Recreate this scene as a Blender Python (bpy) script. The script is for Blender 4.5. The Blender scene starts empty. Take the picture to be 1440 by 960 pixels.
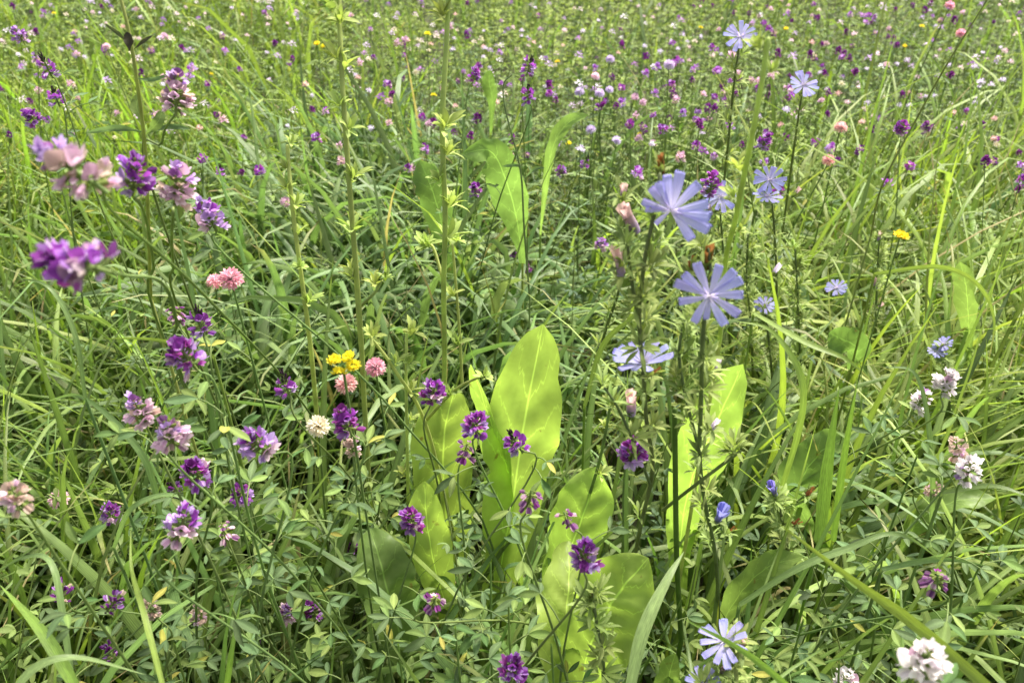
import bpy, math
import numpy as np
from mathutils import Vector, Matrix

R = math.radians
rng = np.random.RandomState(11)
SC = bpy.context.scene
COL = SC.collection

# ------------------------------------------------------------------ camera
CAM = np.array([0.0, 0.0, 1.0])
PITCH = R(32.5)
FPX = 1130.0                       # focal length in pixels of a 1440 px wide frame
cam_d = bpy.data.cameras.new('camera')
cam = bpy.data.objects.new('camera', cam_d)
COL.objects.link(cam)
SC.camera = cam
cam_d.sensor_width = 36.0
cam_d.lens = 36.0 * FPX / 1440.0
cam_d.clip_start = 0.02
cam_d.clip_end = 2000.0
cam.location = CAM
cam.rotation_euler = (math.pi / 2 - PITCH, 0, 0)
cam_d.dof.use_dof = True
cam_d.dof.focus_distance = 0.80
cam_d.dof.aperture_fstop = 10.5

# ------------------------------------------------------------------ sky, sun, exposure
SUN_EL, SUN_AZ = 58.0, 38.0        # azimuth clockwise from +Y (away from the camera)
world = bpy.data.worlds.new('World')
SC.world = world
world.use_nodes = True
wn, wl = world.node_tree.nodes, world.node_tree.links
wn.clear()
sky = wn.new('ShaderNodeTexSky')
sky.sky_type = 'NISHITA'
sky.sun_disc = False
sky.sun_elevation = R(SUN_EL)
sky.sun_rotation = R(SUN_AZ)
sky.air_density = 1.0
sky.dust_density = 4.0
sky.ozone_density = 0.6
hs = wn.new('ShaderNodeHueSaturation')
hs.inputs['Saturation'].default_value = 0.35      # thin overcast: a nearly white sky
bg = wn.new('ShaderNodeBackground')
bg.inputs['Strength'].default_value = 0.115
wo = wn.new('ShaderNodeOutputWorld')
wl.new(sky.outputs[0], hs.inputs['Color'])
wl.new(hs.outputs[0], bg.inputs['Color'])
wl.new(bg.outputs[0], wo.inputs['Surface'])

sl = bpy.data.lights.new('sun', 'SUN')
sl.energy = 4.1
sl.angle = R(15.0)
sl.color = (1.0, 0.935, 0.80)
sun = bpy.data.objects.new('sun', sl)
COL.objects.link(sun)
sdir = Vector((math.sin(R(SUN_AZ)) * math.cos(R(SUN_EL)), math.cos(R(SUN_AZ)) * math.cos(R(SUN_EL)), math.sin(R(SUN_EL))))
sun.rotation_euler = sdir.to_track_quat('Z', 'Y').to_euler()
sun.location = (2, 4, 6)

SC.view_settings.view_transform = 'Standard'
SC.view_settings.look = 'None'
SC.view_settings.exposure = 1.40
SC.view_settings.gamma = 1.0
SC.view_settings.use_curve_mapping = False
SC.render.engine = 'CYCLES'
SC.cycles.max_bounces = 5
SC.cycles.diffuse_bounces = 2
SC.cycles.glossy_bounces = 2
SC.cycles.transmission_bounces = 4
SC.cycles.use_denoising = True
SC.cycles.caustics_reflective = False
SC.cycles.caustics_refractive = False

# ------------------------------------------------------------------ places
SP, CP = math.sin(PITCH), math.cos(PITCH)
FWD = np.array([0, CP, -SP]); UP = np.array([0, SP, CP]); RIGHT = np.array([1.0, 0, 0])

def ray(px, py):
    return FWD + RIGHT * ((px - 720) / FPX) + UP * ((480 - py) / FPX)
def at(px, py, d):                 # the place at depth d that shows at a spot of the photo
    return CAM + ray(px, py) * d
def at_z(px, py, z):
    r = ray(px, py)
    return CAM + r * ((z - CAM[2]) / r[2])
def at_y(px, py, y):
    r = ray(px, py)
    return CAM + r * ((y - CAM[1]) / r[1])
def project(P):
    v = np.asarray(P) - CAM
    d = v @ FWD
    return 720 + FPX * (v @ RIGHT) / d, 480 - FPX * (v @ UP) / d, d

def lin(h):
    h = h.lstrip('#')
    c = [int(h[i:i + 2], 16) / 255 for i in (0, 2, 4)]
    return np.array([x / 12.92 if x <= 0.04045 else ((x + 0.055) / 1.055) ** 2.4 for x in c])
def nrm(v):
    v = np.asarray(v, float)
    return v / np.maximum(np.linalg.norm(v, axis=-1, keepdims=True), 1e-9)

# ------------------------------------------------------------------ mesh kit (all triangles, colour per vertex)
class G:
    def __init__(s, V=None, F=None, C=None, U=None):
        s.V = np.zeros((0, 3)) if V is None else np.asarray(V, float)
        s.F = np.zeros((0, 3), int) if F is None else np.asarray(F, int)
        s.C = np.zeros((len(s.V), 3)) if C is None else np.asarray(C, float)
        if s.C.ndim == 1: s.C = np.tile(s.C, (len(s.V), 1))
        s.U = np.zeros((len(s.V), 2)) if U is None else np.asarray(U, float)
    def xf(s, X, o=(0, 0, 0), k=1.0):          # X: rows are the images of the axes
        return G((s.V * k) @ np.asarray(X) + np.asarray(o), s.F, s.C, s.U)

def join(gs):
    gs = [g for g in gs if len(g.V)]
    n = np.cumsum([0] + [len(g.V) for g in gs])
    return G(np.vstack([g.V for g in gs]), np.vstack([g.F + k for g, k in zip(gs, n)]), np.vstack([g.C for g in gs]), np.vstack([g.U for g in gs]))

def mesh(name, g, mat):
    me = bpy.data.meshes.new(name)
    nv, nf = len(g.V), len(g.F)
    me.vertices.add(nv); me.vertices.foreach_set('co', g.V.astype(np.float32).ravel())
    me.loops.add(nf * 3); me.loops.foreach_set('vertex_index', g.F.astype(np.int32).ravel())
    me.polygons.add(nf); me.polygons.foreach_set('loop_start', np.arange(0, nf * 3, 3, dtype=np.int32))
    a = me.attributes.new('Col', 'FLOAT_COLOR', 'POINT')
    a.data.foreach_set('color', np.hstack([g.C, np.ones((nv, 1))]).astype(np.float32).ravel())
    if g.U.any():
        a = me.attributes.new('leaf_uv', 'FLOAT_VECTOR', 'POINT')
        a.data.foreach_set('vector', np.hstack([g.U, np.zeros((nv, 1))]).astype(np.float32).ravel())
    me.update(calc_edges=True)
    me.materials.append(mat)
    return me

def link(name, me, parent=None, M=None):
    o = bpy.data.objects.new(name, me)
    COL.objects.link(o)
    if parent is not None: o.parent = parent
    if M is not None: o.matrix_local = M
    return o
def tag(o, label=None, cat=None, group=None, kind=None):
    if label: o['label'] = label
    if cat: o['category'] = cat
    if group: o['group'] = group
    if kind: o['kind'] = kind
    return o
def thing(name, label, cat, loc, group=None):
    o = bpy.data.objects.new(name, None)
    o.empty_display_size = 0.02
    COL.objects.link(o)
    o.location = loc
    return tag(o, label, cat, group)
def frame_m(X, o, k=1.0):          # rows of X: images of the axes
    M = Matrix([[X[0][i] * k, X[1][i] * k, X[2][i] * k, o[i]] for i in range(3)] + [[0, 0, 0, 1]])
    return M

def grid(P, C, U=None):            # P (a,b,3): a rows, b across
    a, b = P.shape[:2]
    i = np.arange(a * b).reshape(a, b)
    q = [i[:-1, :-1].ravel(), i[:-1, 1:].ravel(), i[1:, 1:].ravel(), i[1:, :-1].ravel()]
    F = np.vstack([np.stack([q[0], q[1], q[2]], 1), np.stack([q[0], q[2], q[3]], 1)])
    C = np.asarray(C)
    if C.ndim == 1: C = np.tile(C, (a * b, 1))
    return G(P.reshape(-1, 3), F, C.reshape(-1, 3), None if U is None else U.reshape(-1, 2))

def smooth_path(pts, n):           # Catmull-Rom through pts
    p = np.asarray(pts, float)
    p = np.vstack([2 * p[0] - p[1], p, 2 * p[-1] - p[-2]])
    m = len(p) - 3
    out = []
    for t in np.linspace(0, m - 1e-6, n):
        i = int(t); u = t - i
        a, b, c, d = p[i:i + 4]
        out.append(0.5 * (2 * b + (c - a) * u + (2 * a - 5 * b + 4 * c - d) * u * u + (3 * b - a - 3 * c + d) * u ** 3))
    return np.array(out)

def tube(P, r, C, sides=6, cap=True):
    P = np.asarray(P, float); n = len(P)
    r = np.broadcast_to(np.asarray(r, float), (n,))
    T = nrm(np.gradient(P, axis=0))
    ref = np.array([0.31, -0.9, 0.21])
    A = nrm(np.cross(T, ref)); B = np.cross(T, A)
    th = np.linspace(0, 2 * math.pi, sides, endpoint=False)
    V = P[:, None] + r[:, None, None] * (np.cos(th)[None, :, None] * A[:, None] + np.sin(th)[None, :, None] * B[:, None])
    i = np.arange(n * sides).reshape(n, sides); j = np.roll(i, -1, 1)
    q = [i[:-1].ravel(), j[:-1].ravel(), j[1:].ravel(), i[1:].ravel()]
    F = np.vstack([np.stack([q[0], q[1], q[2]], 1), np.stack([q[0], q[2], q[3]], 1)])
    C = np.asarray(C, float)
    Cv = np.tile(C, (n * sides, 1)) if C.ndim == 1 else np.repeat(C, sides, 0)
    V = V.reshape(-1, 3)
    if cap:
        V = np.vstack([V, P[-1:] + T[-1:] * r[-1]]); Cv = np.vstack([Cv, Cv[-1:]])
        k = len(V) - 1
        F = np.vstack([F, np.stack([i[-1], j[-1], np.full(sides, k)], 1)])
    return G(V, F, Cv)

# ------------------------------------------------------------------ materials
def leaf_mat(name, trans=0.4, rough=0.45, spec=0.35, jh=0.03, jv=0.35, tint=(1.25, 1.32, 0.75), nscale=70, namt=0.35, veins=False, ribs=False):
    m = bpy.data.materials.new(name); m.use_nodes = True
    n, l = m.node_tree.nodes, m.node_tree.links
    n.clear()
    at_ = n.new('ShaderNodeAttribute'); at_.attribute_name = 'Col'
    oi = n.new('ShaderNodeObjectInfo')
    def mr(src, a, b, f0=0.0, f1=1.0):
        r = n.new('ShaderNodeMapRange'); r.inputs[1].default_value = f0; r.inputs[2].default_value = f1
        r.inputs[3].default_value = a; r.inputs[4].default_value = b
        l.new(src, r.inputs[0]); return r.outputs[0]
    def mth(op, a, b=None, c=None):
        x = n.new('ShaderNodeMath'); x.operation = op
        for k, v in enumerate((a, b, c)):
            if v is None: continue
            if isinstance(v, (int, float)): x.inputs[k].default_value = v
            else: l.new(v, x.inputs[k])
        return x.outputs[0]
    hsv = n.new('ShaderNodeHueSaturation')
    l.new(at_.outputs['Color'], hsv.inputs['Color'])
    l.new(mr(oi.outputs['Random'], 0.5 - jh, 0.5 + jh), hsv.inputs['Hue'])
    r2 = mth('FRACT', mth('MULTIPLY', oi.outputs['Random'], 17.31))
    tc = n.new('ShaderNodeTexCoord')
    nz = n.new('ShaderNodeTexNoise'); nz.inputs['Scale'].default_value = nscale; nz.inputs['Detail'].default_value = 4
    l.new(tc.outputs['Object'], nz.inputs['Vector'])
    val = mth('MULTIPLY', mr(r2, 1 - jv / 2, 1 + jv / 2), mr(nz.outputs[0], 1 - namt, 1 + namt, 0.25, 0.75))
    bump_src = nz.outputs[0]
    if ribs:
        uv = n.new('ShaderNodeAttribute'); uv.attribute_name = 'leaf_uv'
        sx = n.new('ShaderNodeSeparateXYZ'); l.new(uv.outputs['Vector'], sx.inputs[0])
        rib = mth('SINE', mth('MULTIPLY', sx.outputs[0], 22.0))
        n3 = n.new('ShaderNodeTexNoise'); n3.inputs['Scale'].default_value = 5; n3.inputs['Detail'].default_value = 4
        l.new(uv.outputs['Vector'], n3.inputs['Vector'])
        val = mth('MULTIPLY', val, mth('ADD', mr(rib, 0.92, 1.08, -1.0, 1.0), mr(n3.outputs[0], -0.22, 0.22, 0.3, 0.7)))
        bump_src = mth('MULTIPLY', rib, 0.4)
    if veins:
        uv = n.new('ShaderNodeAttribute'); uv.attribute_name = 'leaf_uv'
        sx = n.new('ShaderNodeSeparateXYZ'); l.new(uv.outputs['Vector'], sx.inputs[0])
        au = mth('ABSOLUTE', sx.outputs[0])
        t = sx.outputs[1]
        nz2 = n.new('ShaderNodeTexNoise'); nz2.inputs['Scale'].default_value = 6; nz2.inputs['Detail'].default_value = 3
        l.new(uv.outputs['Vector'], nz2.inputs['Vector'])
        ph = mth('ADD', mth('SUBTRACT', mth('MULTIPLY', t, 7.5), mth('MULTIPLY', au, 1.25)), mth('MULTIPLY', nz2.outputs[0], 0.9))
        tri = mth('ABSOLUTE', mth('SUBTRACT', mth('FRACT', ph), 0.5))
        side = mr(tri, 1.0, 0.0, 0.0, 0.05)
        mid = mr(au, 1.0, 0.0, 0.012, 0.042)
        side = mth('MULTIPLY', side, mr(au, 0.75, 0.35, 0.1, 0.9))
        vv = mth('MAXIMUM', side, mid)
        val = mth('ADD', val, mth('MULTIPLY', vv, 0.75))
        vo = n.new('ShaderNodeTexVoronoi'); vo.inputs['Scale'].default_value = 120
        l.new(tc.outputs['Object'], vo.inputs['Vector'])
        bump_src = mth('ADD', mth('MULTIPLY', vv, -0.3), mth('MULTIPLY', vo.outputs[0], 0.5))
    l.new(val, hsv.inputs['Value'])
    colour = hsv.outputs[0]
    if veins:                      # brown specks and yellowed patches
        sp = n.new('ShaderNodeTexNoise'); sp.inputs['Scale'].default_value = 55; sp.inputs['Detail'].default_value = 5
        l.new(tc.outputs['Object'], sp.inputs['Vector'])
        mb = n.new('ShaderNodeMix'); mb.data_type = 'RGBA'
        l.new(mr(sp.outputs[0], 0.0, 0.75, 0.68, 0.74), mb.inputs[0]); l.new(colour, mb.inputs[6]); mb.inputs[7].default_value = (0.16, 0.10, 0.03, 1)
        colour = mb.outputs[2]
    pr = n.new('ShaderNodeBsdfPrincipled')
    pr.inputs['Roughness'].default_value = rough
    pr.inputs['Specular IOR Level'].default_value = spec
    l.new(colour, pr.inputs['Base Color'])
    bp = n.new('ShaderNodeBump'); bp.inputs['Strength'].default_value = 0.25; bp.inputs['Distance'].default_value = 0.002
    l.new(bump_src, bp.inputs['Height']); l.new(bp.outputs[0], pr.inputs['Normal'])
    out = n.new('ShaderNodeOutputMaterial')
    if trans > 0:
        tr = n.new('ShaderNodeBsdfTranslucent')
        mx = n.new('ShaderNodeMix'); mx.data_type = 'RGBA'; mx.blend_type = 'MULTIPLY'; mx.inputs[0].default_value = 1.0
        l.new(colour, mx.inputs[6]); mx.inputs[7].default_value = (*tint, 1)
        l.new(mx.outputs[2], tr.inputs['Color'])
        ms = n.new('ShaderNodeMixShader'); ms.inputs[0].default_value = trans
        l.new(pr.outputs[0], ms.inputs[1]); l.new(tr.outputs[0], ms.inputs[2])
        l.new(ms.outputs[0], out.inputs['Surface'])
    else:
        l.new(pr.outputs[0], out.inputs['Surface'])
    return m

M_GRASS = leaf_mat('grass', 0.40, 0.42, 0.40, 0.015, 0.35, nscale=40, namt=0.12, ribs=True)
M_LEAF = leaf_mat('small_leaf', 0.34, 0.58, 0.16, 0.015, 0.40, nscale=90, namt=0.15)
M_DOCK = leaf_mat('broad_leaf', 0.50, 0.45, 0.30, 0.01, 0.15, tint=(1.18, 1.25, 0.85), nscale=26, namt=0.32, veins=True)
M_STEM = leaf_mat('stem', 0.35, 0.55, 0.30, 0.015, 0.30, nscale=60, namt=0.25)
M_PETAL = leaf_mat('petal', 0.50, 0.60, 0.12, 0.012, 0.25, tint=(1.15, 1.08, 1.18), nscale=150, namt=0.10)

GREENS = dict(
    broad=np.array([0.150, 0.226, 0.080]), fine=np.array([0.235, 0.310, 0.066]), bright=np.array([0.245, 0.345, 0.055]),
    mixed=np.array([0.168, 0.242, 0.066]), dry=np.array([0.440, 0.360, 0.170]),
    alf=np.array([0.110, 0.170, 0.072]), alf2=np.array([0.180, 0.255, 0.072]), clover=np.array([0.085, 0.150, 0.045]),  # clover green deepened to paint shade into the low layer
    stem=np.array([0.160, 0.225, 0.070]), pale=np.array([0.260, 0.330, 0.090]), dstem=np.array([0.150, 0.190, 0.080]))

# ------------------------------------------------------------------ what the photo shows close by (pixel, size in pixels, look)
# kind: V fresh violet, K dark buds over violet, M violet over faded, P faded pink, D spent and hanging, W whitish, B beige dry, H dark hanging
HEADS = [
 (248,133,56,'P','pale lilac pink alfalfa head standing alone above the left grass'),
 (105,240,92,'P','big blurred faded pink alfalfa head near the lens at upper left'),
 (190,250,62,'V','dark violet alfalfa head touching a faded pink one at upper left'),
 (248,262,62,'P','round faded pink alfalfa head right of a touching dark violet one'),
 (295,305,52,'M','violet alfalfa head with wilting lower florets above two pink clovers'),
 (112,372,94,'V','large blurred bright purple alfalfa head at the left edge'),
 (282,453,42,'K','alfalfa head with dark closed buds on top, below the pink clovers'),
 (247,440,36,'D','spent alfalfa head with few hanging florets below the pink clovers'),
 (263,502,56,'V','wide violet alfalfa head with a pale lilac floret, mid left'),
 (402,541,38,'K','small dark-topped alfalfa head left of the yellow trefoil'),
 (197,580,56,'P','pale pink alfalfa head, upper one of a pair at lower left'),
 (240,612,60,'P','pale pink alfalfa head, lower one of a pair at lower left'),
 (364,625,56,'M','spiky violet alfalfa head fading to pink, left of the white clover'),
 (487,593,50,'V','rich violet alfalfa head right beside the white clover'),
 (495,628,36,'B','dry beige alfalfa head below a rich violet one'),
 (609,554,42,'V','violet alfalfa head on a thin stem left of the tallest broad leaf'),
 (670,600,46,'V','violet alfalfa head in front of the tallest broad leaf'),
 (725,620,40,'K','narrow alfalfa head with dark tip in front of the tallest broad leaf'),
 (655,632,40,'D','spent violet alfalfa head hanging just below a full one'),
 (890,636,48,'V','dark magenta alfalfa head between broad leaf and chicory stems'),
 (278,667,48,'V','full violet alfalfa head above a two-tone one at lower left'),
 (245,685,26,'K','small budding alfalfa head beside a full violet one'),
 (340,695,38,'V','dark purple alfalfa head half hidden among leaflets, lower left'),
 (157,722,34,'V','small deep purple alfalfa head beside the pale pink clover'),
 (255,740,60,'M','loose alfalfa head, pink above and violet below, at lower left'),
 (315,745,40,'D','spent pinkish violet alfalfa head right of a loose two-tone one'),
 (578,731,42,'V','violet alfalfa head in front of a narrow upright broad leaf'),
 (745,700,46,'D','spent alfalfa head with star of hanging florets above dark gap'),
 (797,728,42,'D','yellowish pink spent alfalfa head before a broad leaf'),
 (823,783,54,'V','round purple alfalfa head with green centre over a broad leaf'),
 (610,845,44,'D','spent violet alfalfa head with hanging florets above bluish leaflets'),
 (720,943,48,'V','violet alfalfa head cut by the bottom edge of the photo'),
 (440,858,32,'V','small dark violet alfalfa head beside a faded one near the bottom'),
 (405,862,38,'P','faded mauve alfalfa head beside a small dark violet one'),
 (495,772,26,'K','tiny budding alfalfa head at the edge of a dark broad leaf'),
 (88,835,36,'H','dark hanging alfalfa head behind an arched grass blade, bottom left'),
 (157,850,38,'H','hanging purple alfalfa head left of the long bright blade'),
 (213,857,36,'B','beige dried alfalfa head beside the long bright blade'),
 (278,864,32,'B','beige dried alfalfa head in the bottom left leaves'),
 (156,918,32,'H','lowest dark hanging alfalfa head at the bottom left'),
 (25,700,58,'B','long beige pink alfalfa head at the left edge'),
 (1330,540,42,'W','lilac white alfalfa head, upper of two on the right'),
 (1295,565,36,'W','white alfalfa head, lower of two touching on the right'),
 (1362,663,46,'W','white alfalfa head with lilac tips near the right edge'),
 (1345,630,38,'B','cream withering alfalfa head above a white one on the right'),
 (1318,815,48,'D','spent white alfalfa head with one dark bud tip, lower right'),
 (1300,932,72,'W','large pale pink white alfalfa head at the bottom right'),
 (1312,688,30,'B','small dry cream alfalfa head under arched grass on the right'),
 (1145,745,22,'P','tiny lilac alfalfa head at the bent grass blade'),
 (1190,958,42,'W','white alfalfa head cut by the bottom edge'),
 (370,905,24,'H','tiny hanging violet alfalfa head at the bottom left'),
 (657,690,20,'K','tiny closed alfalfa bud head before a broad leaf'),
 (667,107,24,'V','round dark purple alfalfa head behind the tall right stem'),
 (745,90,24,'K','dark alfalfa head above a brown-based one, far centre'),
 (743,132,26,'K','dark alfalfa head with browning base, far centre'),
 (668,268,22,'V','dark violet alfalfa head beside the folded broad leaf'),
 (1000,262,34,'V','tall magenta alfalfa head between chicory flowers'),
 (1075,200,26,'V','bright violet alfalfa head behind the chicory flowers'),
 (1268,182,24,'V','violet alfalfa head, left of two above the right grass'),
 (1303,180,18,'V','violet alfalfa head, right of two above the right grass'),
 (45,165,28,'V','dark maroon alfalfa head at the far left edge'),
 (65,92,30,'K','tall dark alfalfa head under a lilac one, far left'),
 (28,52,24,'M','lilac alfalfa head, leftmost near the top'),
 (56,88,22,'P','pale lilac alfalfa head beside a dark one, far left'),
 (78,135,26,'K','dark maroon budding alfalfa head, far left'),
 (740,376,17,'V','small magenta alfalfa head in the dark centre gap, right one'),
 (722,360,16,'K','small dark alfalfa head in the dark centre gap, left one'),
 (845,345,22,'M','purple alfalfa head with a white tip left of a chicory bud'),
 (823,228,18,'K','small dark alfalfa head, upper of two by the thin arched leaf'),
 (790,242,18,'V','small magenta alfalfa head, lower of two by the thin arched leaf'),
]
SIZE = dict(V=.026, K=.024, M=.028, P=.028, D=.024, W=.026, B=.022, H=.022)
def head_depth(px, dia, kind):
    return min(SIZE[kind] * FPX / dia, 1.75)

# broad leaves: label, points base -> tip as (px, py, depth), widest in px, where along (0-1), roll, colour
DOCK_L = np.array([0.315, 0.430, 0.085]); DOCK_D = np.array([0.130, 0.200, 0.050])  # DOCK_D: darker green, also stands in for shade on shaded leaves
ROSETTE = [   # one broad leaved plant in the middle
 ([(735,1010,1.02),(700,860,.97),(722,700,.92),(738,590,.88),(764,456,.84)], 104, .74, 0.05, DOCK_L, 'tallest bright leaf, upright'),
 ([(735,1000,1.02),(730,800,.97),(715,690,.93),(692,600,.88),(662,512,.84)], 44, .72, 0.9, DOCK_L, 'narrow leaf seen half edge-on'),
 ([(660,1000,1.10),(640,820,1.04),(625,700,.98),(625,610,.94),(640,545,.92)], 90, .68, -0.1, DOCK_L * .92, None),
 ([(640,1010,.98),(632,880,.92),(612,800,.86),(600,730,.84),(597,676,.83)], 58, .66, 0.25, DOCK_L, None),
 ([(600,1020,.92),(575,930,.86),(550,850,.83),(535,790,.82),(520,742,.83)], 80, .60, -0.15, DOCK_D * 1.2, 'darker leaf on the left'),  # shaded leaf: its shade is painted in by the darker green
 ([(770,1000,1.02),(780,860,.95),(800,780,.90),(825,710,.87),(838,656,.86)], 82, .66, 0.2, DOCK_L, None),
 ([(790,1060,.80),(795,960,.77),(795,880,.76),(800,820,.77),(800,760,.80)], 84, .55, -0.2, DOCK_L * .85, None),
 ([(815,1040,.80),(822,940,.75),(838,890,.72),(868,836,.70),(912,784,.69)], 124, .62, 0.25, DOCK_L, 'broad leaf bending to the right'),
]
BACKLEAF = [  # other broad leaves, each a plant of its own
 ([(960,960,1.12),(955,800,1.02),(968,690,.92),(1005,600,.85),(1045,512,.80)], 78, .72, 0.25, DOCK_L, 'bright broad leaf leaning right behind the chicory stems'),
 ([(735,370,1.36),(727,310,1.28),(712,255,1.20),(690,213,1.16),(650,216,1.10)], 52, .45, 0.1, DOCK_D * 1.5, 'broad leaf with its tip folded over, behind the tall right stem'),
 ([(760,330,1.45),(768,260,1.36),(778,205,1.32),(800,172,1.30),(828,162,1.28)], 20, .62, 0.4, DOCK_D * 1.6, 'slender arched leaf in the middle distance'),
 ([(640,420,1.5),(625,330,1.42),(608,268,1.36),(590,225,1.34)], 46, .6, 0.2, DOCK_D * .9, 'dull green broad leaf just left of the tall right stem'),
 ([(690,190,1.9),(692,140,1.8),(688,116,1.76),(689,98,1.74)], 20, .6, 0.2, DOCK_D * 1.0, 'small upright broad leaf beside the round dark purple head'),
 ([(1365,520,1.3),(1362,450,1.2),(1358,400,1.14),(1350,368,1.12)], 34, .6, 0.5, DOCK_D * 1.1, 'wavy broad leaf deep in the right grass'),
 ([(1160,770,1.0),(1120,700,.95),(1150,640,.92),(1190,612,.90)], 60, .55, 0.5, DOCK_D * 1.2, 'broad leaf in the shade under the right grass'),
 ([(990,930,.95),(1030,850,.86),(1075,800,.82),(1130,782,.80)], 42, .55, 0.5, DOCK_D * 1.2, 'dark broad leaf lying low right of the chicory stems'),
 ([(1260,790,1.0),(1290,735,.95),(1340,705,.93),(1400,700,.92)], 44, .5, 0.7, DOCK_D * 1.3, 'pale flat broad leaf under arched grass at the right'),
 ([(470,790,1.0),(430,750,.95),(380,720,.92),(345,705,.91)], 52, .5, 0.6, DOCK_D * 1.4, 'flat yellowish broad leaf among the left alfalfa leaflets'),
 ([(1195,520,1.15),(1205,490,1.1),(1180,475,1.08),(1165,468,1.08)], 46, .5, 0.3, DOCK_D, 'rounded dark leaf in the gap of the right grass'),  # shade on this leaf is put into its colour
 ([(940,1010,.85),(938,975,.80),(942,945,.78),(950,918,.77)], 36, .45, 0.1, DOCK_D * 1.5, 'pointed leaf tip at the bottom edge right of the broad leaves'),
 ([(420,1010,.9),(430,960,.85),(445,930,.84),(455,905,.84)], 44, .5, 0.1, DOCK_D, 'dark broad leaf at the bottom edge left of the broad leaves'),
]
# keep-clear discs (px, py, radius px, depth): no scattered plant grows in front of these
CLEAR = []
for (px, py, s, k, _l) in HEADS:
    CLEAR.append((px, py, s * .62, head_depth(px, s, k)))
def leaf_discs(L, w, frac=.46, t0=.42):
    pts = smooth_path([(a, b, c) for a, b, c in L], 14)
    for t, p in zip(np.linspace(0, 1, 14), pts):
        if t > t0: CLEAR.append((p[0], p[1], w * frac, p[2]))
for i_, (L, w, *_r) in enumerate(ROSETTE): leaf_discs(L, w, .42, (.62, .72, .74, .60, .72, .66, .62, .55)[i_])
for i_ in (0, 1): leaf_discs(BACKLEAF[i_][0], BACKLEAF[i_][1], .4, .50 if i_ == 0 else .62)
CLEAR += [(998,415,50,.46), (946,292,50,.46), (903,505,42,.55), (885,308,26,.5), (870,366,24,.5), (888,567,20,.55),
          (1082,255,24,1.0), (1012,275,26,1.0), (1040,52,26,.95), (1130,120,26,1.0), (1175,405,16,1.3), (1076,428,18,1.1),
          (1015,722,20,.7), (1088,687,18,.75), (1022,900,40,.55), (320,393,32,.75), (487,540,22,.8), (528,517,20,.85),
          (83,702,20,.8), (447,600,24,.8), (480,518,28,.9), (1265,335,16,1.4), (1182,180,14,1.6), (1165,226,14,1.6)]
for a, b in (((482,40),(500,400)), ((625,20),(630,420)), ((405,210),(430,420)), ((905,380),(903,600)), ((988,470),(984,690)), ((900,600),(905,780)), ((1065,120),(1030,330))):
    for t in np.linspace(0, 1, 9): CLEAR.append((a[0] + (b[0] - a[0]) * t, a[1] + (b[1] - a[1]) * t, 14, .72))
CLEAR = np.array(CLEAR, float)

def blocked(P):                    # P (n,s,3): does a point of plant n stand in front of something listed, or too near the lens
    v = P - CAM
    d = v @ FWD
    px = 720 + FPX * (v @ RIGHT) / np.maximum(d, .01); py = 480 - FPX * (v @ UP) / np.maximum(d, .01)
    bad = ((d < .58) & (d > -.3) & (np.linalg.norm(v, axis=-1) < .66)).any(1)
    for cx, cy, r, cd in CLEAR:
        bad |= (((px - cx) ** 2 + (py - cy) ** 2 < r * r) & (d < cd + .015) & (d > .05)).any(1)
    return bad

# ------------------------------------------------------------------ ground
def soil_mat():
    m = bpy.data.materials.new('soil'); m.use_nodes = True
    n, l = m.node_tree.nodes, m.node_tree.links
    pr = n['Principled BSDF']; pr.inputs['Roughness'].default_value = 0.95
    tc = n.new('ShaderNodeTexCoord')
    a = n.new('ShaderNodeTexNoise'); a.inputs['Scale'].default_value = 9; a.inputs['Detail'].default_value = 8
    l.new(tc.outputs['Object'], a.inputs['Vector'])
    cr = n.new('ShaderNodeValToRGB')
    cr.color_ramp.elements[0].color = (0.045, 0.035, 0.022, 1); cr.color_ramp.elements[0].position = .35
    cr.color_ramp.elements[1].color = (0.075, 0.095, 0.032, 1); cr.color_ramp.elements[1].position = .6
    l.new(a.outputs[0], cr.inputs[0]); l.new(cr.outputs[0], pr.inputs['Base Color'])
    b = n.new('ShaderNodeBump'); b.inputs['Distance'].default_value = .03; b.inputs['Strength'].default_value = .8
    l.new(a.outputs[0], b.inputs['Height']); l.new(b.outputs[0], pr.inputs['Normal'])
    return m
def make_ground():
    e = np.concatenate([[-400, -100, -30, -10], np.linspace(-5, 9, 57), [14, 40, 120, 400]])
    X, Y = np.meshgrid(e - 2 + 0 * e, e, indexing='xy')
    Z = 0.012 * np.sin(X * 3.1 + 1) * np.cos(Y * 2.7) + 0.01 * np.sin(X * 7 + Y * 5)
    o = link('ground', mesh('ground', grid(np.stack([X, Y, Z], -1), np.array([.05, .05, .03])), soil_mat()))
    tag(o, 'dark soil under the meadow plants', None, None, 'structure')
make_ground()

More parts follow.
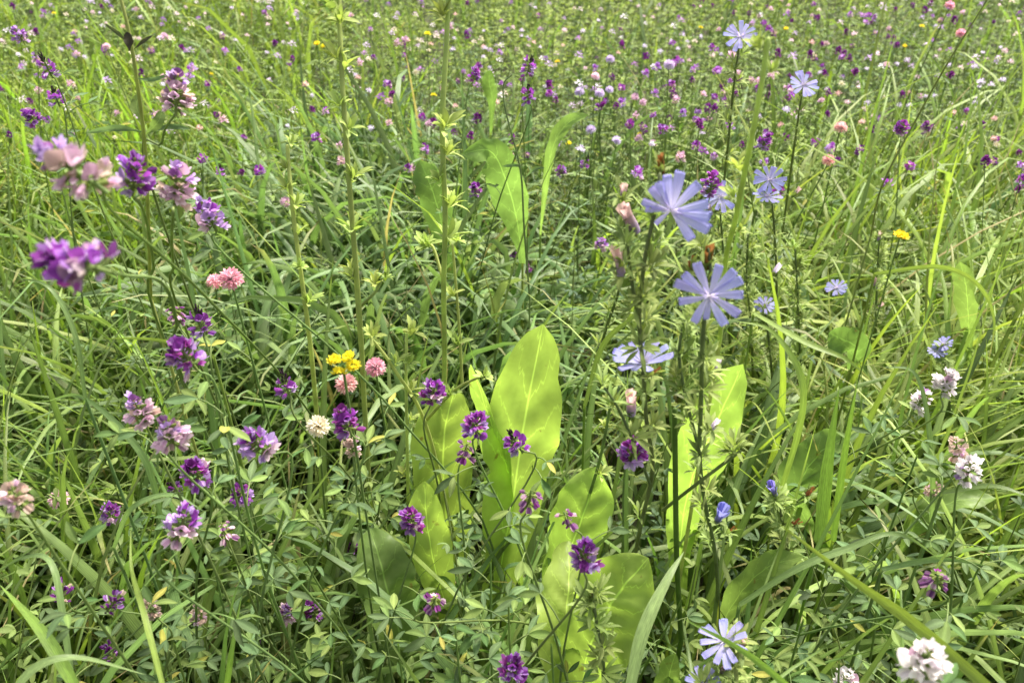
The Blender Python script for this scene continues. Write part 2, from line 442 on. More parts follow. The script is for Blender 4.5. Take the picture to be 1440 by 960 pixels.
# ------------------------------------------------------------------ blades of grass
def blades(B, az, L, w, th0, bend, col, S=7, mid=True, tip=.0, twist=0.0, power=1.6, tipcol=None):
    """ribbons that rise from B (n,3) towards az and arch over; returns centre lines (n,S+1,3) and mesh"""
    n = len(B)
    t = np.linspace(0, 1, S + 1)
    th = th0[:, None] + bend[:, None] * t[None] ** power
    ds = (L / S)[:, None]
    dx = np.sin(th) * ds; dz = np.cos(th) * ds
    h = np.concatenate([np.zeros((n, 1)), np.cumsum(dx[:, :-1], 1)], 1); z = np.concatenate([np.zeros((n, 1)), np.cumsum(dz[:, :-1], 1)], 1)
    d = np.stack([np.cos(az), np.sin(az), np.zeros(n)], 1)
    s = np.stack([-np.sin(az), np.cos(az), np.zeros(n)], 1)
    P = B[:, None] + h[..., None] * d[:, None] + z[..., None] * np.array([0, 0, 1.0])
    sway = (np.sin(t * 2.6)[None] * (twist * L)[:, None] if np.ndim(twist) else 0)
    if np.ndim(twist): P = P + sway[..., None] * s[:, None]
    prof = np.clip(.55 + 1.1 * t, 0, 1) * np.clip((1 - t) * 2.4, 0, 1) ** .8
    hw = .5 * w[:, None] * prof[None]
    nv = np.cos(th)[..., None] * (-d[:, None]) + np.sin(th)[..., None] * np.array([0, 0, 1.0])
    tw = (np.asarray(twist) * 6 if np.ndim(twist) else np.zeros(n))[:, None] * t[None]
    side = np.cos(tw)[..., None] * s[:, None] + np.sin(tw)[..., None] * nv
    if mid:
        nn = np.cross(side, np.cos(th)[..., None] * np.array([0, 0, 1.0]) + np.sin(th)[..., None] * d[:, None])
        V = np.stack([P - side * hw[..., None], P - nn * hw[..., None] * .28, P + side * hw[..., None]], 2)
    else:
        V = np.stack([P - side * hw[..., None], P + side * hw[..., None]], 2)
    b = V.shape[2]
    i = np.arange(n * (S + 1) * b).reshape(n, S + 1, b)
    q = [i[:, :-1, :-1].ravel(), i[:, :-1, 1:].ravel(), i[:, 1:, 1:].ravel(), i[:, 1:, :-1].ravel()]
    F = np.vstack([np.stack([q[0], q[1], q[2]], 1), np.stack([q[0], q[2], q[3]], 1)])
    C = np.broadcast_to(col[:, None, None, :], (n, S + 1, b, 3)).copy()
    if mid: C[:, :, 1] *= 1.18
    if tipcol is not None:
        k = np.clip((t - .8) * 5, 0, 1)[None, :, None, None] * tipcol[:, None, None, None]
        C = C * (1 - k) + GREENS['dry'] * k
    U = np.stack(np.broadcast_arrays(np.linspace(-1, 1, b)[None, None] + 2 * np.arange(n)[:, None, None] % 97, t[None, :, None] * 3 + .01), -1)
    return P, G(V.reshape(-1, 3), F, C.reshape(-1, 3), U.reshape(-1, 2))

def zone(px, py):
    """what grows where, by the places the photo shows: (grass amount, leafy amount, kind of grass)"""
    g = np.full(px.shape, .40); lf = np.full(px.shape, .75)
    kind = np.full(px.shape, 0)                      # 0 mixed 1 broad 2 fine 3 bright
    far = py < 200
    g[far] = .12; lf[far] = 1.0
    fl = far & (px < 480); g[fl] = .5; kind[fl] = 2
    c = (px > 330) & (px < 760) & (py > 190) & (py < 540); g[c] = 1.0; lf[c] = .10; kind[c] = 1
    r = (px > 1040) & (py > 260) & (py < 760); g[r] = .95; lf[r] = .16; kind[r] = 2
    r2 = (px > 1180) & (py > 190) & (py <= 320); g[r2] = .55; lf[r2] = .75; kind[r2] = 2
    l = (px < 330) & (py > 300); g[l] = .85; lf[l] = .6; kind[l] = 0
    l2 = (px < 330) & (py > 60) & (py <= 300); g[l2] = .65; lf[l2] = .8; kind[l2] = 3
    m = (px > 700) & (px < 1040) & (py > 200) & (py < 620); g[m] = .3; lf[m] = .9
    dk = (px > 770) & (px < 900) & (py > 430) & (py < 640); g[dk] = .12; lf[dk] = .35
    b = (px > 250) & (px < 900) & (py > 690); g[b] = .65; lf[b] = 1.0
    return g, lf, kind

def footprint(n, y0, y1, margin=.55):
    y = np.sqrt(rng.uniform((y0 + 1.2) ** 2, (y1 + 1.2) ** 2, n)) - 1.2
    x = rng.uniform(-1, 1, n) * (.70 * (np.maximum(y, 0) + .45) + margin)
    return x, y

def kind_cols(kind, n):
    base = np.stack([GREENS['mixed'], GREENS['broad'], GREENS['fine'], GREENS['bright']])
    k = np.where(rng.rand(n) < .13, rng.randint(0, 4, n), kind)
    c = base[k] * rng.uniform(.72, 1.28, (n, 1)) * (1 + rng.normal(0, .05, (n, 3)))
    dry = rng.rand(n) < .028
    c[dry] = GREENS['dry'] * rng.uniform(.6, 1.1, (dry.sum(), 1))
    return k, np.clip(c, .01, .8)

def scatter_grass():
    out = []
    for (n, y0, y1, S, mid, wk) in ((13500, .05, 1.25, 9, True, 1.0), (13500, 1.25, 2.6, 7, True, 1.2), (16000, 2.6, 7.5, 4, False, 1.8)):
        x, y = footprint(n, y0, y1)
        B = np.stack([x, y, np.zeros(n)], 1)
        px, py, _d = project(np.stack([x, y, np.full(n, .28)], 1))
        g, _lf, kind = zone(px, py)
        patch = .5 + .5 * np.sin(x * 4.1 + 1.3 * np.sin(y * 3.3)) * np.cos(y * 3.7 + x)
        keep = rng.rand(n) < g * (.55 + .6 * patch)
        B, kind = B[keep], kind[keep]; n = len(B)
        k, col = kind_cols(kind, n)
        L = rng.gamma(14, 1 / 14., n) * np.choose(k, [.38, .42, .48, .36])
        w = rng.uniform(.6, 1.25, n) * np.choose(k, [.0086, .0128, .0078, .0078]) * wk
        w = np.where(col[:, 0] > col[:, 1], w * .55, w)
        th0 = np.abs(rng.normal(.16, .22, n)); bend = np.abs(rng.normal(1.35, .75, n)) * np.choose(k, [1.1, 1.6, 1.55, .6])
        az = 1.7 * np.sin(B[:, 0] * 2.3 + 1.1 * np.sin(B[:, 1] * 2.9)) - .6 + rng.normal(0, 1.0, n) + (rng.rand(n) < .3) * rng.uniform(0, 6.28, n)
        bend = np.clip(bend, 0, 2.7)
        P, gm = blades(B, az, L, w, th0, bend, col, S, mid, power=np.choose(k, [1.6, 2.1, 1.3, 1.6])[:, None], twist=rng.normal(0, .10, n), tipcol=(rng.rand(n) < .12) * 1.0)
        bad = blocked(P)
        b = 3 if mid else 2
        vk = np.repeat(~bad, (S + 1) * b)
        idx = np.cumsum(vk) - 1
        F = gm.F[vk[gm.F].all(1)]
        out.append(G(gm.V[vk], idx[F], gm.C[vk], gm.U[vk]))
    o = link('grass', mesh('grass', join(out), M_GRASS))
    tag(o, 'dense green meadow grass filling the ground between the flowers', 'grass', None, 'stuff')
scatter_grass()

# ------------------------------------------------------------------ small leaves
def leaflets(B, D, N, L, W, col, full=True):
    """folded leaflets from B along D with normal N"""
    n = len(B)
    D = nrm(D); S = nrm(np.cross(D, N)); N = np.cross(S, D)
    if full:
        T = np.array([0, .22, .5, .8, 1.0]); Wd = np.array([.06, .62, 1.0, .72, .05]); Cv = np.array([0, .02, .0, -.06, -.16])
    else:
        T = np.array([0, .55, 1.0]); Wd = np.array([.05, 1.0, .05]); Cv = np.array([0, .02, -.08])
    m = len(T)
    P = B[:, None] + D[:, None] * (T[None] * L[:, None])[..., None] + N[:, None] * (Cv[None] * L[:, None])[..., None]
    e = S[:, None] * (.5 * W[:, None] * Wd[None])[..., None]; f = N[:, None] * (.5 * W[:, None] * Wd[None] * .28)[..., None]
    V = np.stack([P - e + f, P, P + e + f], 2)
    i = np.arange(n * m * 3).reshape(n, m, 3)
    q = [i[:, :-1, :-1].ravel(), i[:, :-1, 1:].ravel(), i[:, 1:, 1:].ravel(), i[:, 1:, :-1].ravel()]
    F = np.vstack([np.stack([q[0], q[1], q[2]], 1), np.stack([q[0], q[2], q[3]], 1)])
    C = np.broadcast_to(col[:, None, None, :], V.shape).copy(); C[:, :, 1] *= 1.15
    return G(V.reshape(-1, 3), F, C.reshape(-1, 3))

def leafy_stems(B, H, lean, az, nl, col, Lm, Wm, pet, full, t0=.25):
    """upright stems with trifoliate leaves: returns (points for clearance, leaf mesh, stem mesh, owner of each leaflet)"""
    n = len(B)
    t = (np.arange(nl) + .5) / nl * (1 - t0) + t0
    t = t[None] + rng.uniform(-.04, .04, (n, nl))
    hd = np.stack([np.cos(az), np.sin(az), np.zeros(n)], 1)
    P = B[:, None] + (t * H[:, None])[..., None] * np.array([0, 0, 1.0]) + (lean[:, None] * t ** 2 * H[:, None])[..., None] * hd[:, None]
    a = (np.arange(nl) * 2.4)[None] + rng.uniform(0, 6.28, (n, 1)) + rng.normal(0, .3, (n, nl))
    up = rng.uniform(.15, .9, (n, nl))
    O = np.stack([np.cos(a), np.sin(a), up], -1)
    O = nrm(O)
    pl = pet * rng.uniform(.5, 1.3, (n, nl)) * np.clip(1.25 - t, .3, 1)
    E = P + O * pl[..., None]
    Bs, Ds, Ns, Ls, own = [], [], [], [], []
    for s in (-1, 0, 1):
        an = a + s * rng.uniform(.75, 1.2, (n, nl))
        D = np.stack([np.cos(an), np.sin(an), up * .6 + rng.normal(-.05, .35, (n, nl))], -1)
        Nn = np.stack([-.5 * np.cos(a), -.5 * np.sin(a), np.ones_like(a)], -1) + rng.normal(0, .3, (n, nl, 3))
        Bs.append(E); Ds.append(D); Ns.append(Nn); Ls.append(Lm * rng.uniform(.6, 1.25, (n, nl)) * np.clip(1.5 - t, .55, 1.05))
        own.append(np.repeat(np.arange(n)[:, None], nl, 1))
    f = lambda q: np.concatenate([x.reshape(-1, *x.shape[2:]) for x in q])
    Bs, Ds, Ns, Ls, own = f(Bs), f(Ds), f(Ns), f(Ls), f(own)
    c = col[own] * rng.uniform(.8, 1.25, (len(own), 1))
    lm = leaflets(Bs, Ds, Ns, Ls, Ls * Wm * rng.uniform(.8, 1.2, len(Ls)), c, full)
    # stems and petioles as thin three-sided prisms
    tt = np.linspace(0, 1, 5)
    Q = B[:, None] + (tt[None] * H[:, None])[..., None] * np.array([0, 0, 1.0]) + (lean[:, None] * tt[None] ** 2 * H[:, None])[..., None] * hd[:, None]
    th = np.array([0, 2.09, 4.19])
    ring = np.stack([np.cos(th), np.sin(th), np.zeros(3)], 1)
    rad = (.0016 - .0008 * tt)
    V = Q[:, :, None] + ring[None, None] * rad[None, :, None, None]
    i = np.arange(n * 15).reshape(n, 5, 3); j = np.roll(i, -1, 2)
    q = [i[:, :-1].ravel(), j[:, :-1].ravel(), j[:, 1:].ravel(), i[:, 1:].ravel()]
    F = np.vstack([np.stack([q[0], q[1], q[2]], 1), np.stack([q[0], q[2], q[3]], 1)])
    sm = G(V.reshape(-1, 3), F, np.tile(GREENS['stem'], (n * 15, 1)))
    return E, lm, sm, own, P

def scatter_leaves():
    leaf, stem = [], []
    for (n, y0, y1, nl, full, Lm) in ((1150, .05, 1.25, 11, True, .020), (2900, 1.25, 2.6, 10, True, .020), (9000, 2.6, 7.5, 9, False, .026)):
        x, y = footprint(n, y0, y1)
        px, py, _d = project(np.stack([x, y, np.full(n, .28)], 1))
        g, lf, _k = zone(px, py)
        keep = rng.rand(n) < lf
        B = np.stack([x, y, np.zeros(n)], 1)[keep]; n = len(B)
        H = rng.uniform(.22, .46, n)
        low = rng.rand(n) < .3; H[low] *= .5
        base = np.where((rng.rand(n) < .5)[:, None], GREENS['alf'], GREENS['alf2']); base[low] = GREENS['clover']  # low leaves take the green with shade painted in
        if not full: base = np.where((rng.rand(n) < .35)[:, None], base, GREENS['alf2'] * 1.2)  # far leaves paler: brightness of the distance put into their colour
        pat = np.sin(B[:, 0] * 2.1 + 1.7 * np.sin(B[:, 1] * 1.4)) * np.cos(B[:, 1] * 2.6 + B[:, 0])
        col = base * rng.uniform(.75, 1.25, (n, 1)) * (1 + np.stack([.30 * pat, .22 * pat, -.1 * pat], 1))
        E, lm, sm, own, P = leafy_stems(B, H, rng.uniform(0, .45, n), rng.uniform(0, 6.28, n), nl, col, Lm, .42, .024, full)
        bad = blocked(np.concatenate([E, P], 1))
        per = 15 if full else 9
        vk = np.repeat(~bad[own], per); idx = np.cumsum(vk) - 1
        F = lm.F[vk[lm.F].all(1)]
        leaf.append(G(lm.V[vk], idx[F], lm.C[vk]))
        vk = np.repeat(~bad, 15); idx = np.cumsum(vk) - 1
        F = sm.F[vk[sm.F].all(1)]
        stem.append(G(sm.V[vk], idx[F], sm.C[vk]))
    # round leaved clover close to the ground, gap shade put into its green
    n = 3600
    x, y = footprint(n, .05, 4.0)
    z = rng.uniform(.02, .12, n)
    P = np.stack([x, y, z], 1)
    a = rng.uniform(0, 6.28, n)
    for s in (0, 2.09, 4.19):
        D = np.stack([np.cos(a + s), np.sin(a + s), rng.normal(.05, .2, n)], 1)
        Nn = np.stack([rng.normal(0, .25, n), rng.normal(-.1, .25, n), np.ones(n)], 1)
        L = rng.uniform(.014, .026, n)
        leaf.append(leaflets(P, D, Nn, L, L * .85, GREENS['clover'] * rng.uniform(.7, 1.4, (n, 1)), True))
    o = link('meadow_foliage', mesh('meadow_foliage', join(leaf + stem), M_LEAF))
    tag(o, 'mass of small clover and alfalfa leaflets between the grass blades', 'foliage', None, 'stuff')
scatter_leaves()

# ------------------------------------------------------------------ flowers: shared meshes
def petal_grid(fn, a, b, cfn):
    v, u = np.meshgrid(np.linspace(0, 1, a), np.linspace(-1, 1, b), indexing='ij')
    return grid(fn(u, v), cfn(u, v))
def mixc(a, b, k):
    k = np.clip(k, 0, 1)[..., None]
    return np.asarray(a) * (1 - k) + np.asarray(b) * k

def floret(std, wing, keel, calyx, open_=1.0, droop=0.0, lo=False):
    """one pea-like floret, unit length along +Y, back petal up (+Z)"""
    gs = []
    def st(u, v):
        w = .46 * np.sin(math.pi * (.10 + .74 * v)) * (.30 + .70 * open_)
        y = .38 + (.62 - .18 * open_) * v
        z = .06 + .50 * open_ * v ** 1.4 - .14 * u * u + .05
        return np.stack([u * w, y, z], -1)
    gs.append(petal_grid(st, 3 if lo else 5, 3 if lo else 5, lambda u, v: mixc(np.asarray(std) * .75, std, v * .6 + .4 + .15 * u * u) * (1 - .25 * ((np.abs(u) < .1) & (v > .2)))[..., None]))
    for s in (-1, 1):
        def wg(u, v, s=s):
            w = .21 * np.sin(math.pi * (.15 + .75 * v))
            return np.stack([s * (.07 + .24 * v * (.4 + .6 * open_)) + u * w * .8, .42 + .60 * v, -.02 + .08 * v + u * s * w * .5], -1)
        gs.append(petal_grid(wg, 3 if lo else 4, 2 if lo else 3, lambda u, v: mixc(np.asarray(wing) * .8, wing, v)))
    if not lo:
        kl = lambda u, v: np.stack([u * .10 * (1 - .5 * v), .42 + .50 * v, -.10 - .06 * v + .08 * np.abs(u)], -1)
        gs.append(petal_grid(kl, 3, 3, lambda u, v: mixc(keel, np.asarray(keel) * .9, v)))
        gs.append(tube([(0, 0, 0), (0, .2, .0), (0, .46, .02)], [.045, .10, .14], calyx, 5, False))
    g = join(gs)
    if droop: g.V[:, 2] -= droop * g.V[:, 1] ** 2
    return g

PAL = dict(
    violet=('9448a6', 'b482cc', 'e4d2ea'), dark=('602468', '7c3a8a', 'a070ac'), magenta=('8c3a88', 'a85cae', 'cca6d2'),
    lilac=('be9cd4', 'cbb2e2', 'e6d8ea'), pink=('d6b2c8', 'e2cad6', 'ead8d2'), beige=('cfb4a6', 'dac6b6', 'e0d0bc'),
    white=('ece6e6', 'f0ece8', 'eae4d6'), mauve=('8d5a93', 'b48cab', 'd9c69a'))
FLORET, FLORET_LO, SPENT = {}, {}, {}
for k_, (a_, b_, c_) in PAL.items():
    FLORET[k_] = [mesh('floret_' + k_, floret(lin(a_) * v_, lin(b_) * v_, lin(c_), GREENS['stem'] * 1.4, o_, d_), M_PETAL)
                  for v_, o_, d_ in ((1.0, 1.0, .0), (1.25, .75, .12), (.82, 1.15, -.05))]
    SPENT[k_] = [mesh('floret_spent_' + k_, floret(lin(a_) * v_, lin(b_) * v_, lin(c_), GREENS['pale'], o_, d_), M_PETAL) for v_, o_, d_ in ((1.0, .10, .1), (1.2, .2, .25), (.8, .05, .0))]
    FLORET_LO[k_] = floret(lin(a_) * 1.08, lin(b_) * 1.1, lin(c_), GREENS['stem'], 1.0, 0, True)
def bud_geo(col, tip=None):
    t = np.linspace(0, 1, 5)
    C = mixc(GREENS['stem'], col, np.clip(t * 2.2 - .3, 0, 1))
    return tube(np.stack([0 * t, t * .75, .06 * t * t], 1), np.array([.05, .13, .15, .10, .02]), C, 5)
BUD_D = mesh('bud_dark', bud_geo(lin('3c1a3e')), M_PETAL)
BUD_G = mesh('bud_green', bud_geo(GREENS['pale']), M_PETAL)
BUD_LO = bud_geo(lin('3c1a3e'))

def axes(Y, Z):
    Y = nrm(Y); X = nrm(np.cross(Y, Z)); Z = np.cross(X, Y)
    return np.stack([X, Y, Z])

def head_layout(kind, size, r):
    """(what, position, axes, scale) of every floret along a head whose axis is +Z"""
    size = size * .92; fl = size * .41; Lr = size * .68; n = 28
    if kind == 'D': n = 16; fl *= 1.0
    if kind in 'B': n = 26; fl *= .85; Lr = size * .75
    if kind == 'H': n = 18
    if kind == 'K': n = 28; Lr = size * .95
    if kind == 'P': Lr = size * .8; n = 34; fl *= .95
    out = []
    for i in range(n):
        t = (i + .5) / n
        a = i * 2.39996 + r.uniform(-.25, .25)
        el = -.25 + 1.25 * t ** 1.3 + r.normal(0, .24)
        s = fl * r.uniform(.70, 1.22) * (1.0 if t < .7 else 1.25 - .55 * t)
        if kind in 'DH': el = -.9 + .6 * t + r.normal(0, .22)
        if kind == 'B': el = -.6 + 1.1 * t + r.normal(0, .25)
        if r.rand() < .14: continue
        D = np.array([math.cos(a) * math.cos(el), math.sin(a) * math.cos(el), math.sin(el)])
        p = np.array([0, 0, Lr * (t - .45)]) + D * size * .05
        q = r.rand()
        what = 'violet'
        if kind == 'V': what = 'violet' if q < .48 else ('magenta' if q < .74 else ('lilac' if q < .9 else 'pink') if t < .6 else 'dark')
        elif kind == 'K':
            what = 'violet' if t < .55 else 'bud'
            if t < .2 and q < .4: what = 'lilac'
            if what == 'bud': el = .55 + .8 * t; D = np.array([math.cos(a) * math.cos(el), math.sin(a) * math.cos(el), math.sin(el)]); s *= .8
        elif kind == 'M': what = ('pink' if q < .6 else 'lilac') if t < .45 else ('violet' if q < .6 else 'lilac')
        elif kind == 'P': what = ('pink' if q < .75 else 'beige') if t < .65 else ('lilac' if q < .55 else 'mauve' if q < .8 else 'bud_green')
        elif kind == 'D': what = 'mauve' if q < .6 else ('pink' if q < .8 else 'magenta')
        elif kind == 'W': what = 'white' if q < .84 else ('pink' if q < .94 else 'lilac')
        elif kind == 'B': what = 'beige' if q < .8 else 'pink'
        elif kind == 'H': what = 'dark' if q < .6 else ('beige' if q < .75 else 'violet')
        Z = np.array([0, 0, 1.0]) if kind not in 'DH' else np.array([math.cos(a), math.sin(a), .6])
        out.append((what, p, axes(D, Z + r.normal(0, .15, 3)), s))
    return out, Lr

def make_head(parent, kind, size, pos, axis, r):
    """flower_head (its little axis) with a floret object for every floret; pos relative to the parent"""
    lay, Lr = head_layout(kind, size, r)
    X = axes(np.cross(axis, [.3, 1, .1]), axis)            # Z row = axis
    core = tube([(0, 0, -Lr * .75), (0, 0, 0), (0, 0, Lr * .5)], [size * .04, size * .05, size * .025], GREENS['alf2'], 5)
    h = link('flower_head', mesh('flower_head', core, M_STEM), parent, frame_m(X, pos))
    for what, p, A, s in lay:
        if what == 'bud': me = BUD_D; nm = 'bud'
        elif what == 'bud_green': me = BUD_G; nm = 'bud'
        else: me = (SPENT if kind in 'DH' or r.rand() < (.6 if kind == 'B' else .32) else FLORET)[what][r.randint(3)]; nm = 'floret'
        link(nm, me, h, frame_m(A, p, s))
    return h
def head_geo(kind, size, r):
    lay, Lr = head_layout(kind, size, r)
    gs = []
    for what, p, A, s in lay[::1 if kind in 'DHB' else 1][: 18]:
        g = BUD_LO if what.startswith('bud') else FLORET_LO[what]
        gs.append(g.xf(A, p, s * 1.12))
    return join(gs)

LEAFLET = []
for k_ in range(7):
    c_ = [GREENS['alf'], GREENS['alf2'], GREENS['alf'] * .85, GREENS['clover'], GREENS['alf2'] * .8, GREENS['alf'] * 1.1, np.array([.33, .32, .07])][k_]
    n_ = 7
    t_ = np.linspace(0, 1, n_)
    W_ = np.array([.05, .52, .86, 1.0, .93, .62, .06]) * (.150 + .03 * (k_ % 2))
    rows = []
    for t1, w1 in zip(t_, W_):
        cv = -.14 * t1 ** 2 * (1 + .5 * (k_ % 3)) + .03 * math.sin(t1 * 7 + k_)
        rows.append([(-w1, t1, cv + w1 * .30), (-w1 * .5, t1, cv + w1 * .10), (0, t1, cv), (w1 * .5, t1, cv + w1 * .10), (w1, t1, cv + w1 * .30)])
    P_ = np.array(rows)
    C_ = np.tile(c_, (n_, 5, 1)); C_[:, 2] *= 1.35
    LEAFLET.append(mesh('leaflet', grid(P_, C_), M_LEAF))

def leaf3(parent, pos, out, size, pet, r, lower=False):
    """trifoliate leaf: petiole (leaf) with three leaflets"""
    out = nrm(out)
    E = np.array(out) * pet + np.array([0, 0, -.15 * pet])
    pt = tube(smooth_path([(0, 0, 0), E * .5 + np.array([0, 0, .1 * pet]), E], 4), .0006, GREENS['stem'] * 1.2, 4, False)
    lf = link('leaf', mesh('leaf', pt, M_STEM), parent, Matrix.Translation(Vector(pos)))
    a = math.atan2(out[1], out[0])
    for s in (-1, 0, 1):
        an = a + s * r.uniform(.7, 1.15)
        D = np.array([math.cos(an), math.sin(an), out[2] * .5 + r.normal(-.05, .25)])
        N = np.array([-.4 * math.cos(a), -.4 * math.sin(a) - .25, 1.0]) + r.normal(0, .22, 3)
        link('leaflet', LEAFLET[6 if r.rand() < .02 else r.randint(6)], lf, frame_m(axes(D, N), E, size * r.uniform(.8, 1.15)))

VIA = {1: [(480,650,1.15), (410,545,.90), (300,428,.58), (238,368,.46), (160,300,.375)], 2: [(232,480,.85), (216,370,.62), (203,300,.50)],
       3: [(264,470,.85), (244,370,.62), (243,305,.50)], 5: [(268,560,.80), (248,450,.58), (228,398,.46), (180,388,.385)], 0: [(225,300,.80), (228,200,.65)]}
def alfalfa(px, py, dia, kind, label, idx):
    r = np.random.RandomState(500 + idx)
    d = head_depth(px, dia, kind)
    P = at(px, py, d)
    size = dia * d / FPX
    far = dia < 27
    # the foot of the plant on the ground, a little off the head
    foot = np.array([P[0] + r.uniform(-.10, .10), P[1] + r.uniform(-.02, .14), 0.0])
    if idx in VIA:
        q = at(*VIA[idx][0]); foot = np.array([q[0] + .02, q[1] + .10, 0])
    root = thing('alfalfa_plant', label, 'alfalfa', foot, 'flowering alfalfa plants nearest the camera' if not far else 'flowering alfalfa plants in the middle distance')
    rel = P - foot
    ax = nrm(np.array([r.normal(0, .25), r.normal(-.12, .2), 1.0]))
    if idx == 1: ax = nrm([-.9, 0, .8])
    if idx == 5: ax = nrm([-1.0, 0, .3])
    bend = np.array([r.normal(0, .06), r.normal(0, .05), 0])
    neck = rel - ax * size * .45
    near = idx in VIA
    path = smooth_path([(0, 0, 0), rel * .35 + bend, rel * np.array([.72, .72, .70]) + bend * .6, neck - ax * .03, neck], 22)
    if near: path = smooth_path([(0, 0, 0)] + [at(*q) - foot for q in VIA[idx]] + [neck], 22)
    tt = np.linspace(0, 1, 22)
    rad = .0015 - .0008 * tt
    C = mixc(GREENS['stem'] * .8, GREENS['stem'] * 1.2, tt)
    link('stem', mesh('stem', tube(path, rad, C, 6, False), M_STEM), root)
    if kind in 'H': ax = nrm([r.normal(0, .4), -.4, -.6]) 
    make_head(root, kind, size, rel - (0 if kind not in 'H' else 0), ax, r)
    nl = 0 if near else (4 if far else 9)
    for j in range(nl):
        t = .30 + .58 * (j + r.uniform(0, .7)) / nl
        p = path[int(t * 21)]
        a = r.uniform(0, 6.28)
        out = np.array([math.cos(a), math.sin(a), r.uniform(.2, .8)])
        w = foot + p
        q = project(w + out * .03)
        dd = (CLEAR[:, 0] - q[0]) ** 2 + (CLEAR[:, 1] - q[1]) ** 2
        if ((dd < (CLEAR[:, 2] + 8) ** 2) & (CLEAR[:, 3] > q[2] - .01)).any(): continue
        if q[2] < .3: continue
        leaf3(root, p, out, r.uniform(.014, .020), r.uniform(.012, .028), r)

for i_, (px, py, s_, k_, lb) in enumerate(HEADS):
    alfalfa(px, py, s_, k_, lb, i_)

SPRIGS = [(640,880,.66,'bluish leafy alfalfa sprig below the spent violet head, bottom centre'), (715,845,.64,'leafy alfalfa sprig with wide leaflets above the bottom violet head'),
 (560,905,.68,'leafy alfalfa sprig before the dark left leaf, bottom centre'), (775,905,.64,'leafy alfalfa sprig in front of the lower broad leaf'), (480,930,.66,'leafy alfalfa sprig at the bottom edge left of centre'),
 (430,790,.72,'leafy alfalfa sprig left of the dark broad leaf'), (375,830,.70,'dense leafy alfalfa sprig at lower left'), (300,790,.74,'leafy alfalfa sprig under the loose two-tone head'),
 (245,905,.68,'leafy alfalfa sprig right of the upright bright blade'), (1130,870,.66,'dark leafy alfalfa sprig right of the lowest blue flower'), (1245,750,.74,'leafy alfalfa sprig under the bent blade'),
 (1335,890,.66,'leafy alfalfa sprig beneath the spent white head'), (1400,750,.78,'leafy alfalfa sprig near the right edge'), (395,735,.78,'leafy alfalfa sprig over the yellowish broad leaf'),
 (690,790,.70,'leafy alfalfa sprig before the tallest broad leaf'), (1290,640,.80,'leafy alfalfa sprig below the two lilac white heads'), (960,840,.72,'leafy alfalfa sprig between the chicory stems'), (330,640,.80,'leafy alfalfa sprig left of the spiky violet head'),
 (540,660,.84,'leafy alfalfa sprig right of the dry beige head'), (1180,930,.62,'leafy alfalfa sprig above the bottom white head')]
def sprig(px, py, d, label, idx):
    r = np.random.RandomState(700 + idx)
    P = at(px, py, d)
    f = np.array([P[0] + r.uniform(-.06, .06), P[1] + r.uniform(0, .1), 0])
    root = thing('alfalfa_sprig', label, 'alfalfa', f, 'flowerless alfalfa sprigs')
    rel = P - f
    path = smooth_path([(0, 0, 0), rel * .5 + np.array([r.normal(0, .02), r.normal(0, .02), 0]), rel], 18)
    link('stem', mesh('stem', tube(path, np.linspace(.0019, .0009, 18), GREENS['alf2'], 5, False), M_STEM), root)
    for j in range(10):
        t = .45 + .55 * (j + .5) / 10
        a = j * 2.4 + r.uniform(-.4, .4)
        out = np.array([math.cos(a), math.sin(a), r.uniform(.1, .7)])
        p = path[int(t * 17)]
        q = project(f + p + out * .03)
        dd = (CLEAR[:, 0] - q[0]) ** 2 + (CLEAR[:, 1] - q[1]) ** 2
        hid = (dd < (CLEAR[:, 2] * .8) ** 2) & (CLEAR[:, 3] > q[2] - .01)
        if hid[: len(HEADS)].any(): continue
        leaf3(root, p, out, r.uniform(.014, .022), r.uniform(.012, .03), r)
for i_, a_ in enumerate(SPRIGS): sprig(*a_, i_)

